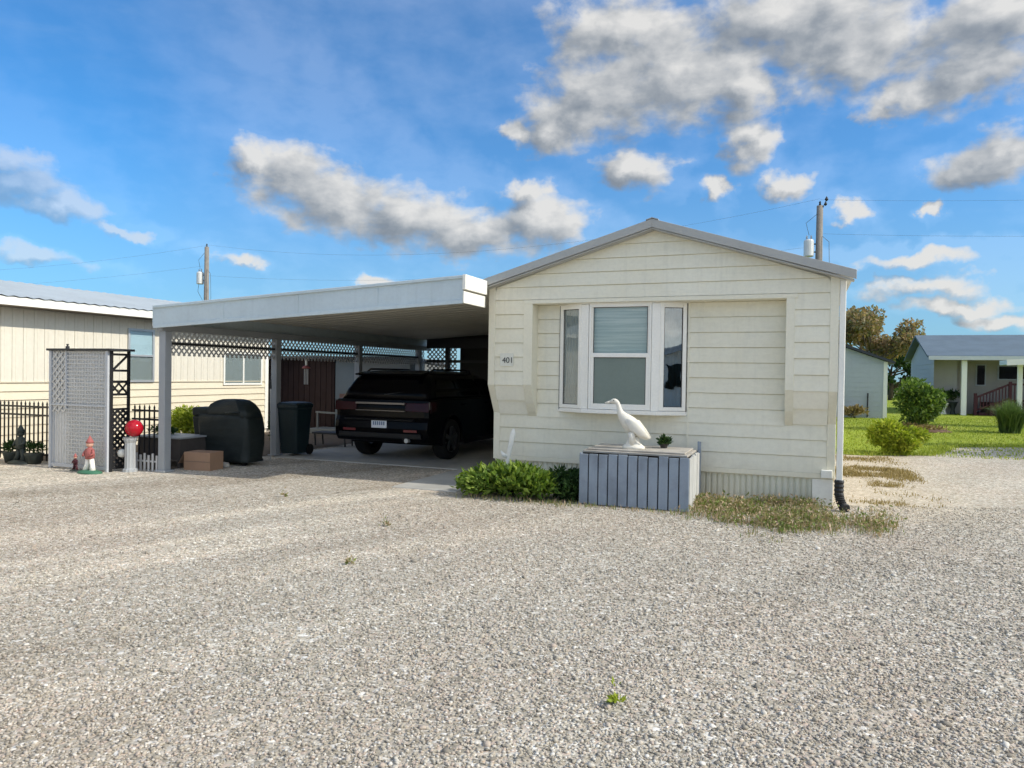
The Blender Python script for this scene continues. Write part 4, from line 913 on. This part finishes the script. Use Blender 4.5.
for i in range(k):
    h0 = .022*(1 if i%2 else 0); h1 = .022*(0 if i%2 else 1); a, b = ye+.11*i, ye+.11*(i+1)
    f.quad((NX+.47,a,2.80+h0),(NX+.47,b,2.80+h1),(-15.25,b,3.36+h1),(-15.25,a,3.36+h0)); f.quad((-15.25,a,3.36+h0),(-15.25,b,3.36+h1),(-17.9,b,2.80+h1),(-17.9,a,2.80+h0))
f.build('roof', mat('corrugated_roof', (.46,.50,.51), .45, .2, 1.2), nb)
for i, (y0, y1, z0_, z1_, nsp) in enumerate(((11.22,11.88,1.32,2.44,0),(13.92,15.28,1.24,2.06,1),(3.0,4.2,1.3,2.2,1))):
    f = MB(); fw = .045
    f.box(NX-.004,NX+.03,y0,y0+fw,z0_,z1_); f.box(NX-.004,NX+.03,y1-fw,y1,z0_,z1_); f.box(NX-.004,NX+.03,y0+fw,y1-fw,z0_,z0_+fw); f.box(NX-.004,NX+.03,y0+fw,y1-fw,z1_-fw,z1_)
    if nsp: f.box(NX-.004,NX+.03,(y0+y1)/2-.02,(y0+y1)/2+.02,z0_+fw,z1_-fw)
    else: f.box(NX-.004,NX+.03,y0+fw,y1-fw,(z0_+z1_)/2-.02,(z0_+z1_)/2+.02)
    wo = f.build('window', M['white'] if i else M['steel'], nb)
    f = MB(); f.box(NX-.003,NX+.0,y0+fw,y1-fw,z0_+fw,z1_-fw); f.build('room_backing', M['nbscreen'], wo)
    if not nsp: f = MB(); f.box(NX+.001,NX+.003,y0+fw,y1-fw,(z0_+z1_)/2+.02,z1_-fw); f.build('blind', M['nbblind'], wo)
    f = MB(); f.box(NX+.008,NX+.012,y0+fw,y1-fw,z0_+fw,z1_-fw); f.build('pane', M['nbglass'], wo)

# ================================================================== UTILITY POLES AND WIRES
def pole(x, y, h, label, tr_side, ztr, crossbits):
    t_ = thing('utility_pole', label, 'utility pole', (x,y,0), 'utility poles behind the homes')
    f = MB(); f.tube([(x,y,0),(x,y,h*.5),(x,y,h)], [.22,.185,.15], 12); f.build('pole', M['pole'], t_, smooth=True)
    f = MB(); c = (x+tr_side*.48,y-.1,ztr); f.lathe(c, [(.20,0),(.24,.04),(.24,.78),(.21,.84),(.08,.88)], 16); tz = f.build('transformer', M['transf'], t_, smooth=False)
    for s_ in (-.1,.1): f = MB(); f.lathe((c[0]+s_,c[1],ztr+.86), [(.03,0),(.05,.05),(.03,.1),(.045,.14),(.01,.22)], 8); f.build('bushing', M['steel'], tz)
    f = MB(); f.box(min(x,c[0]),max(x,c[0]),y-.08,y-.04,ztr+.2,ztr+.26); f.box(min(x,c[0]),max(x,c[0]),y-.08,y-.04,ztr+.6,ztr+.66); f.build('bracket', M['rail'], t_)
    f = MB(); f.lathe((x,y,h), [(.03,0),(.06,.06),(.035,.12),(.055,.17),(.01,.24)], 8); f.build('insulator', M['rail'], t_)
    f = MB(); f.tube([(c[0],c[1],ztr+1.08),(c[0]-.15*tr_side*-1,c[1],ztr+1.7),(x+.1,y-.1,h-.25)], .012, 5); f.tube([(c[0]+.1*tr_side,c[1],ztr+.1),(c[0]+.2*tr_side,c[1],ztr-.5),(x+.1*tr_side,y-.15,ztr-1.3)], .014, 5); f.tube([(x-tr_side*.14,y-.1,ztr+1.0),(x-tr_side*.45,y-.1,ztr+.7),(x-tr_side*.5,y-.1,ztr-1.0),(x-tr_side*.15,y-.1,ztr-1.6)], .013, 5); f.build('lead', M['wire'], t_)
    if crossbits: f = MB(); f.bar((x+.1,y-.02,h-.2),(x+.30,y-.02,h+.28),.035,.035); f.lathe((x+.26,y-.02,h-.02), [(.03,0),(.08,.08),(.045,.15),(.015,.2)], 8); f.lathe((x+.30,y-.02,h+.2), [(.03,0),(.09,.09),(.045,.18),(.015,.24)], 8); f.build('cutout_arm', M['rail'], t_)
    return t_
pole(-38.9,40,10.2,'distant utility pole with bright transformer above the carport roof',-1,7.6,False)
pole(.66,40,10.3,'utility pole with grey transformer rising above the roof ridge on the right',-1,7.75,True)
def wire(a, b, sag, label):
    a, b = Vector(a), Vector(b); pts = [a.lerp(b,i/28) - Vector((0,0,sag*4*(i/28)*(1-i/28))) for i in range(29)]
    f = MB(); f.tube(pts, .0045, 5); o = f.build('power_line', M['wire'], None, loc=a); tag(o, label, 'power line', 'power lines between the poles')
wire((-38.9,40,10.35),(.66,40,10.65),1.6,'top power line sagging between the two utility poles')
wire((-38.9,40,8.2),(.66,40,8.3),.9,'lower power line between the two utility poles')
wire((.66,40,10.6),(44,43,11.2),1.0,'upper power line running right from the nearer pole')
wire((.66,40,8.9),(44,43,9.3),.9,'lower power line running right from the nearer pole')
wire((-38.9,40,10.3),(-85,22,10.0),2.2,'upper power line running left from the distant pole')
wire((-38.9,40,8.9),(-80,18,7.2),1.6,'lower power line running left from the distant pole')

# ================================================================== RIGHT SIDE
bsd = thing('garden_shed', 'blue grey gabled shed with dark roof edge on the lawn', 'shed', (1.0,34,0))
f = MB(); bx0, bx1, by0, by1 = -2.3, 3.25, 34, 38.5; rx, rz_, ez = .4, 3.42, 2.36
f.prism([(bx0,by0,0),(bx1,by0,0),(bx1,by0,ez),(rx,by0,rz_),(bx0,by0,ez)], (0,by1-by0,0)); f.build('wall', M['blueshed'], bsd)
f = MB(); z = .1
while z < 3.2:
    k = 1 if z < ez else (rz_-z)/(rz_-ez); f.box(rx+(bx0-rx)*k+.03,rx+(bx1-rx)*k-.13*(k==1)-.03,by0-.012,by0-.001,z,z+.02); z += .2
f.build('siding_lines', M['blueshed'], bsd)
f = MB()
for s_, xe in ((-1,bx0-.3),(1,bx1+.28)):
    sl = (rz_-ez)/(bx1-rx); ze = rz_-sl*abs(xe-rx)
    f.prism([(xe,by0-.25,ze+.02),(rx,by0-.25,rz_+.02),(rx,by0-.25,rz_+.14),(xe,by0-.25,ze+.12)], (0,by1-by0+.5,0))
f.build('roof', M['darkroof'], bsd)
f = MB(); f.box(bx1-.12,bx1+.03,by0-.03,by0+.12,.02,ez); f.build('corner_trim', M['white'], bsd)
f = MB(); f.tube([(2.55,33.9,.05),(2.55,33.9,1.05)], .03, 6); f.build('hose_post', M['rail'], bsd)
hh = thing('grey_house', 'grey house with blue grey shingle roof, covered porch and maroon stair rail', 'house', (11,41,0))
HX0, HX1, HY0, HY1 = 5.75, 22, 40, 48; HE, HR = 2.76, 3.9
f = MB(); f.box(HX0+1.2,HX1,HY0+2.0,HY1-.02,0,HE); f.box(HX0+.1,HX0+1.2,HY0+.9,HY1-.02,0,HE); f.prism([(HX0+.1,HY0+.05,HE),(HX0+.1,HY1-.02,HE),(HX0+.1,44,HR-.05)], (16,0,0)); f.build('wall', M['hporch'], hh)
f = MB(); f.quad((HX0+.09,HY0+.05,.02),(HX0+.09,HY0+.05,HE),(HX0+.09,44,HR-.05),(HX0+.09,HY1,HE),(HX0+.09,HY1,.02))
for z in [i*.22 for i in range(1,12)]: f.box(HX0+.07,HX0+.088,HY0+.06,HY1,z,z+.025)
f.build('gable_wall', M['hwall'], hh)
f = MB(); f.add([(HX0-.25,HY0-.35,HE-.05),(HX1,HY0-.35,HE-.05),(HX1,44,HR),(HX0-.25,44,HR),(HX0-.25,HY0-.35,HE+.05),(HX1,HY0-.35,HE+.05),(HX1,44,HR+.1),(HX0-.25,44,HR+.1)], [(3,2,1,0),(4,5,6,7),(0,1,5,4),(2,3,7,6),(3,0,4,7)])
f.add([(HX0-.25,HY1+.35,HE-.05),(HX1,HY1+.35,HE-.05),(HX1,44,HR),(HX0-.25,44,HR),(HX0-.25,HY1+.35,HE+.05),(HX1,HY1+.35,HE+.05),(HX1,44,HR+.1),(HX0-.25,44,HR+.1)], [(0,1,2,3),(7,6,5,4),(0,4,5,1),(2,6,7,3),(3,7,4,0)])
hro = f.build('roof', M['shingle'], hh)
f = MB(); f.box(HX0-.2,HX1,HY0-.42,HY0-.352,HE-.16,HE+.03); f.build('fascia', mat('house_fascia', (.62,.64,.64), .5), hro)
for x in (HX0+1.33,HX0+5.5,HX0+10): f = MB(); f.box(x-.11,x+.11,HY0-.1,HY0+.12,0,HE-.16); f.build('porch_post', M['white'], hh, bevel=.01)
f = MB(); f.box(HX0+2.4,HX1,HY0,HY0+2,0,.62); f.build('porch_floor', M['maroon'], hh)
for xa, xb, za, zb in ((7.98,8.3,1.45,2.4),(8.9,9.95,1.75,2.35),(12,13.2,1.2,2.3)):
    f = MB(); f.box(xa-.06,xb+.06,HY0+1.95,HY0+1.998,za-.06,zb+.06); wo = f.build('window', M['hwall'], hh)
    f = MB(); f.box(xa,xb,HY0+1.93,HY0+1.948,za,zb); f.build('pane', M['carglass'], wo)
f = MB()
for i in range(4): f.box(7.75+.3*i,8.05+.3*i,HY0+.2,HY0+1.3,0,.15*(i+1)-.002)
f.build('stair', M['maroon'], hh)
f = MB(); f.bar((7.6,HY0+.1,.85),(8.95,HY0+.1,1.5),.09,.06); f.bar((7.6,HY0+.1,.25),(8.95,HY0+.1,.85),.08,.05); f.box(8.95,14,HY0+.07,HY0+.13,1.45,1.54); f.box(8.95,14,HY0+.07,HY0+.13,.7,.78)
for i in range(11): x = 7.66+.125*i; f.box(x-.022,x+.022,HY0+.08,HY0+.12,.27+.046*i*1.0*10/10,.85+.06*i)
x = 9.0
while x < 14: f.box(x-.022,x+.022,HY0+.08,HY0+.12,.6,1.46); x += .14
f.box(7.52,7.64,HY0+.04,HY0+.16,0,1.05); f.box(8.9,9.02,HY0+.04,HY0+.16,0,1.62)
f.build('stair_railing', M['maroon'], hh)
# things on the porch
for i, (x, y, z, sc, lb) in enumerate(((6.35,40.5,0,.55,'white pedestal urn with plant left of the porch post'),(6.75,40.6,0,.62,'dark leafy pot beside the porch post'))):
    q = thing('porch_pot', lb, 'pot', (x,y,z)); f = MB(); f.lathe((x,y,z), [(.16,0),(.12,.06),(.08,.4*sc),(.2,.9*sc),(.24,1.0*sc),(.18,1.0*sc)], 14); f.build('pot', M['white'] if i == 0 else M['bronze'], q, smooth=True)
    P, O = blob_pts(320, (x,y,z+1.0*sc+.3), (.3,.3,.34), 6, seed=50+i); leaves(P, .14, 'foliage', M['lf_round'] if i == 0 else M['lf_dark'], q, q.location, .4, .6, O)
# white canopy at the right edge
cn = thing('small_canopy', 'white edged canopy on a slim post at the far right edge', 'canopy', (8,30.5,0))
f = MB(); f.prism([(6.62,30.0,2.20),(12,30.0,2.42),(12,30.0,2.60),(6.62,30.0,2.36)], (0,1.2,0)); f.build('roof', M['fascia'], cn, bevel=.01)
f = MB(); f.prism([(6.58,29.96,2.18),(12,29.96,2.40),(12,29.96,2.62),(6.58,29.96,2.38)], (0,.03,0)); f.build('fascia', M['white'], cn)
for x, y in ((7.12,30.6),(11.4,30.6)): f = MB(); f.box(x-.07,x+.07,y-.07,y+.07,0,2.215 if x < 8 else 2.39); f.build('post', M['white'], cn, bevel=.008)
# shrubs on the right
rs = thing('round_shrub', 'large round green shrub on a mulch ring in the lawn', 'shrub', (3.45,26.5,0))
P, O = blob_pts(9000, (3.40,26.5,.90), (.70,.70,.74), 22, .7, seed=61, flatbase=False); leaves(P, .13, 'foliage', M['lf_round'], rs, rs.location, .5, .3, O)
f = MB(); f.tube([(3.45,26.5,0),(3.43,26.5,.4),(3.5,26.5,1.0)], [.09,.07,.04], 8); f.build('trunk', M['bark'], rs, smooth=True)
f = MB(); f.lathe((3.4,26.4,.012), [(1.0,0),(.85,.05),(.4,.09),(.0001,.10)], 26, 1.0, .8); f.build('mulch_ring', M['mulch'], rs, smooth=True)
P, O = blob_pts(700, (3.35,26.0,.12), (1.05,.6,.14), 9, seed=63); bp_ = leaves(P, .10, 'bed_plants', M['lf_dry'], None, (3.35,26,0), .45, .6, O); tag(bp_, 'low dry plants in the mulch ring under the round shrub', 'bed plants', kind='stuff')
ygs = thing('low_shrub', 'low yellow green shrub at the front edge of the lawn', 'shrub', (1.9,17.75,0))
P, O = blob_pts(7500, (1.9,17.75,.36), (.60,.5,.34), 18, .75, seed=67, flatbase=False); leaves(P, .09, 'foliage', M['lf_yellow'], ygs, ygs.location, .45, .6, O); stems(ygs, (1.9,17.75,0), (1.9,17.75,.3), (.5,.45,.3), 14, M['bark'], .01, 9)
og = thing('ornamental_grass', 'tall arching clump of ornamental grass at the right edge', 'ornamental grass', (6.05,27,0))
def ogp(): a = random.random()*2*PI; r = random.random()*.28; return (6.05+r*math.cos(a), 27+r*math.sin(a), 0)
blades(2400, ogp, .98, .013, 'foliage', M['lf_orn'], og.location, og, lean=.95)
sb = thing('brown_bush', 'small brownish bush at the foot of the blue grey shed', 'bush', (2.0,33.4,0))
P, O = blob_pts(900, (2.0,33.4,.28), (.55,.35,.3), 7, seed=71); leaves(P, .12, 'foliage', M['lf_dry'], sb, sb.location, .45, .5, O); stems(sb, (2,33.4,0), (2,33.4,.25), (.4,.3,.3), 8, M['bark'], .012, 10)
oh = thing('street_home', 'white mobile home across the lot mirrored in the right pane of the bay window', 'mobile home', (19,-6,0))
f = MB(); f.box(15.5,24,-12,-2,0,2.7); f.build('wall', M['white'], oh)
f = MB(); f.prism([(15.2,-12.3,2.7),(24.3,-12.3,2.7),(19.75,-12.3,3.7)], (0,10.6,0)); f.build('roof', M['shingle'], oh)
for y0 in (-10,-6.5,-4): f = MB(); f.box(15.46,15.498,y0,y0+1.1,1.1,2.2); f.build('window', M['carglass'], oh)
def tree(name, label, x, y, h, cr, m, seed, nleaf, lsize, trunk_r=.18, low=.35, sparse=.5):
    g = np.random.default_rng(seed); t_ = thing(name, label, 'tree', (x,y,0)); f = MB(); tips = []
    f.tube([(x,y,0),(x+.08,y,h*.25),(x-.05,y+.05,h*.5)], [trunk_r,trunk_r*.8,trunk_r*.6], 10)
    for i in range(15):
        a = 2*PI*i/15*2.4+g.uniform(-.4,.4); zb = h*(low*.75+.30*g.random()); r_ = cr*g.uniform(.5,1.0); ze = h*(low+.12) + (h*.93-h*(low+.12))*g.random()**.8
        r_ *= math.sqrt(max(.12, 1-((ze-h*.62)/(h*.42))**2))
        e = np.array([x+r_*math.cos(a), y+r_*math.sin(a), ze]); b_ = np.array([x,y,zb]); md = (b_+e)/2 + np.array([0,0,.06*h])*g.uniform(-.5,1)
        f.tube([b_,md,e], [trunk_r*.4,trunk_r*.22,trunk_r*.07], 6); tips += [(e,1.0),(md*.35+e*.65,.8)]
    f.build('trunk', M['bark'], t_, smooth=True)
    P = []; O = []
    for k in range(nleaf):
        e, w_ = tips[g.integers(len(tips))]; u = g.standard_normal(3); u /= np.linalg.norm(u); p = e + u*np.array([cr*.30,cr*.30,cr*.22])*w_*g.random()**sparse
        P.append(p); O.append(u)
    leaves(np.array(P), lsize, 'crown', m, t_, t_.location, .6, .1, np.array(O)*.5)
tree('autumn_tree', 'rust and green autumn tree rising behind the blue grey shed', 4.6, 60, 6.9, 3.0, M['lf_autumn'], 81, 8500, .27, .2, .35, .42)
tree('green_tree', 'dull green tree low behind the gap between shed and grey house', 6.6, 66, 5.0, 2.4, M['lf_dark'], 83, 2600, .3, .2, .2)
tree('yard_tree', 'broad green tree off to the right shading the lawn edge', 10.2, 20.1, 5.6, 2.3, M['lf_round'], 87, 5200, .26, .16, .35)
tree('street_tree', 'dark leafy tree across the lot mirrored in the right pane', 27, -14, 8.5, 4.0, M['lf_dark'], 89, 2600, .45, .25, .3)
tree('green_tree', 'small green tree far behind the carport end', -19, 46, 3.6, 2.6, M['lf_dark'], 85, 2200, .3, .2, .2)
hd_ = thing('hedge', 'dull green far hedge along the back of the lawn', 'hedge', (6,72,0))
PP = []; OO = []
for i in range(16):
    P, O = blob_pts(420, (-4+1.9*i, 72+random.uniform(-1,1), .9), (1.5,1.0,random.uniform(.8,1.4)), 5, seed=100+i); PP.append(P); OO.append(O)
leaves(np.concatenate(PP), .3, 'foliage', M['lf_dark'], hd_, hd_.location, .6, .2, np.concatenate(OO))

# ================================================================== SKY, SUN, CAMERA
W = bpy.data.worlds.new('World'); S.world = W; W.use_nodes = True
nt = NT(W.node_tree); bg = W.node_tree.nodes['Background']; wo_ = W.node_tree.nodes['World Output']
SUN_EL, SUN_AZ = math.radians(38), math.radians(3)       # azimuth measured from +X towards +Y
sky = nt.n('ShaderNodeTexSky', sky_type='NISHITA', sun_disc=False); sky.sun_elevation = SUN_EL; sky.sun_rotation = PI/2-SUN_AZ
sky.altitude = 100; sky.air_density = 1.0; sky.dust_density = .6; sky.ozone_density = 2.0
tc = nt.n('ShaderNodeTexCoord').outputs['Generated']; sp3 = nt.n('ShaderNodeSeparateXYZ'); nt.t.links.new(tc, sp3.inputs[0])
az = nt.math('MULTIPLY', nt.math('ARCTAN2', sp3.outputs[0], sp3.outputs[1]), 57.2958); el = nt.math('MULTIPLY', nt.math('ARCSINE', sp3.outputs[2]), 57.2958)
cb_ = nt.n('ShaderNodeCombineXYZ'); nt.t.links.new(az, cb_.inputs[0]); nt.t.links.new(el, cb_.inputs[1]); AE = cb_.outputs[0]
CL = [(-15.1,20.4,6.0,3.9),(-9.1,22.1,7.5,4.65),(-4.4,20.3,3.6,2.55),(-12.0,15.4,3.45,1.8),(-18.5,18.7,3.15,2.55),(-3.8,16.7,2.4,1.95),(-13.7,24.9,6.0,3.0),(-21.2,18.0,1.65,1.2),(2.7,22.4,7.6,3.8),(-.7,24.7,10,3.6),(9.7,19.8,4.4,2.9),(11.6,22.2,6.0,3.6),(6.2,18.9,3.38,1.8),(4.4,18.1,2.25,1.05),(-6.2,13.8,1.43,.97),(-1.6,13.9,1.95,1.27),(3.2,11.7,1.57,.75),(8.2,11.5,.75,.6),(10.9,13.7,4.12,1.5),(12.5,14.6,3.0,1.95),(7.0,8.3,3.45,.67),(7.7,6.4,3.9,1.12),(10.0,5.0,4.5,.75),(12.2,4.0,3.0,.75),(-38.5,14.1,4.65,2.7),(-34.5,12.4,6.0,3.0),(-30.0,11.5,6.0,2.7),(-24.6,10.9,5.25,2.4),(-19.6,11.7,4.12,2.7),(-40.8,15.1,2.55,1.65),(-20.4,14.1,2.4,.97),(-55.4,11.6,3.38,1.65),(-53.1,10.5,2.7,1.05),(-56.2,13.0,2.1,1.2),(-54.9,7.1,3.3,.75),(-42.0,8.2,2.4,.67),(-32.2,7.0,1.5,.45),(-49.7,9.3,2.25,.53)]
fd = nt.n('ShaderNodeVectorMath', operation='DOT_PRODUCT'); nt.t.links.new(tc, fd.inputs[0]); fd.inputs[1].default_value = (-.355,.90,.25)
away = nt.smooth(fd.outputs['Value'], .70, .45)
def vadd(v, c): nd = nt.n('ShaderNodeVectorMath', operation='ADD'); nt.t.links.new(v, nd.inputs[0]); nd.inputs[1].default_value = c; return nd.outputs[0]
wn = nt.n('ShaderNodeVectorMath', operation='SUBTRACT'); nt.t.links.new(nt.noise(AE, .42, 5, .55, out=1), wn.inputs[0]); wn.inputs[1].default_value = (.5,.5,.5)
ws = nt.n('ShaderNodeVectorMath', operation='MULTIPLY'); nt.t.links.new(wn.outputs[0], ws.inputs[0]); ws.inputs[1].default_value = (5.0,2.8,0)
wa = nt.n('ShaderNodeVectorMath', operation='ADD'); nt.t.links.new(AE, wa.inputs[0]); nt.t.links.new(ws.outputs[0], wa.inputs[1])
cube = nt.noise(nt.scalevec(tc, (1,1,2.0)), 2.1, 5, .55, .2)
def density(q, ae, det):
    """cloud density: billowed distance to each cloud's ellipse + noise"""
    dm = None
    for a_, e_, ra, re in CL:
        s1 = nt.n('ShaderNodeVectorMath', operation='SUBTRACT'); nt.t.links.new(q, s1.inputs[0]); s1.inputs[1].default_value = (a_,e_,0)
        s2 = nt.n('ShaderNodeVectorMath', operation='MULTIPLY'); nt.t.links.new(s1.outputs[0], s2.inputs[0]); s2.inputs[1].default_value = (1/ra,1/re,0)
        s3 = nt.n('ShaderNodeVectorMath', operation='LENGTH'); nt.t.links.new(s2.outputs[0], s3.inputs[0])
        dm = s3.outputs['Value'] if dm is None else nt.math('SMOOTH_MIN', dm, s3.outputs['Value'], .3)
    n1 = nt.noise(nt.scalevec(ae, (1,1.7,1)), .32, det, .53, .2)
    return nt.math('ADD', nt.math('MULTIPLY', nt.math('SUBTRACT', 1.0, dm), 1.25), nt.math('MULTIPLY', nt.math('SUBTRACT', n1, .5), 1.9))
OFF = (1.2,.95,0)                                                            # a step towards the sun
v0 = density(wa.outputs[0], AE, 7); voff = density(vadd(wa.outputs[0], OFF), vadd(AE, OFF), 5)
val = nt.math('MAXIMUM', v0, nt.math('MULTIPLY', nt.math('SUBTRACT', cube, .43), nt.math('MULTIPLY', away, 4.0)))   # unseen clouds added outside the view as fill light
alpha = nt.math('MULTIPLY', nt.smooth(val, -.30, .74), .95)
wisp = nt.noise(nt.scalevec(AE, (.5,2.2,1), (0,0,-.12)), .13, 6, .6, .5); wal = nt.math('MULTIPLY', nt.smooth(wisp, .55, .85), .16)
lit = nt.math('SUBTRACT', v0, voff)
n2 = nt.noise(nt.scalevec(AE, (1,1.6,1)), .13, 4, .5, .2)
shade = nt.math('ADD', .42, nt.math('MULTIPLY', nt.math('SUBTRACT', n2, .5), 1.1))
shade = nt.math('ADD', shade, nt.math('MULTIPLY', nt.smooth(val, .2, 1.4), .22))
shade = nt.math('SUBTRACT', shade, nt.math('SUBTRACT', nt.math('MULTIPLY', lit, .75), nt.math('MULTIPLY', nt.smooth(az, -40, -52), .3)), clamp=True)
shade = nt.math('MULTIPLY', shade, nt.math('ADD', .45, nt.math('MULTIPLY', nt.smooth(val, -.5, .35), .55)))      # thin veils stay bright
CW = 5.3
cc = nt.ramp(shade, [(0,(1.0*CW,.985*CW,.95*CW)),(.3,(.74*CW,.75*CW,.75*CW)),(.7,(.44*CW,.475*CW,.51*CW)),(1,(.31*CW,.35*CW,.40*CW))])
cc = nt.mix(away, cc, nt.mix(1, cc, (2.65,2.55,2.4), 'MULTIPLY'))  # clouds out of view brightened to add fill light
lf_ = nt.smooth(az, -40, -52); alpha = nt.math('MULTIPLY', alpha, nt.math('SUBTRACT', 1, nt.math('MULTIPLY', lf_, .45)))
skc = nt.mix(1, sky.outputs[0], (.24,.84,1.28), 'MULTIPLY')
haze = nt.math('MULTIPLY', nt.smooth(el, 18, -1), .55)
skc = nt.mix(haze, skc, (.52*CW,.70*CW,.90*CW))
skc = nt.mix(wal, skc, (.46*CW,.69*CW,.92*CW))
fin = nt.mix(alpha, skc, cc)
nt.t.links.new(fin, bg.inputs[0]); bg.inputs[1].default_value = .15
W.cycles.sampling_method = 'MANUAL'; W.cycles.sample_map_resolution = 256

sun = bpy.data.lights.new('sun','SUN'); sun.energy = 4.0; sun.angle = math.radians(.6); sun.color = (1,.94,.83)
so = bpy.data.objects.new('sun', sun); col.objects.link(so)
dv = Vector((math.cos(SUN_EL)*math.cos(SUN_AZ), math.cos(SUN_EL)*math.sin(SUN_AZ), math.sin(SUN_EL)))
so.rotation_euler = dv.to_track_quat('Z','Y').to_euler(); so.location = dv*60

cd = bpy.data.cameras.new('camera'); cam = bpy.data.objects.new('camera', cd); col.objects.link(cam); S.camera = cam
X_, Y_, F_ = Vector((.9299,.3675,.0152)), Vector((-.0189,.0065,.9998)), Vector((-.3674,.93,-.0129))
X_.normalize(); F_ = (F_ - X_*F_.dot(X_)).normalized(); Y_ = F_.cross(X_)*-1; Y_ = X_.cross(F_)
mw = Matrix((( X_.x,Y_.x,-F_.x,0),( X_.y,Y_.y,-F_.y,0),( X_.z,Y_.z,-F_.z,1.6),(0,0,0,1)))
cam.matrix_world = mw
cd.sensor_width = 36; cd.lens = 734.57/1024*36; cd.clip_start = .05; cd.clip_end = 3000
S.view_settings.view_transform = 'Standard'; S.view_settings.look = 'None'; S.view_settings.exposure = 0; S.view_settings.gamma = 1
S.render.engine = 'CYCLES'
S.cycles.use_denoising = True
try: S.cycles.denoiser = 'OPENIMAGEDENOISE'
except Exception: pass
S.cycles.use_adaptive_sampling = True; S.cycles.adaptive_threshold = .03; S.cycles.max_bounces = 6; S.cycles.transparent_max_bounces = 12; S.cycles.sample_clamp_indirect = 6
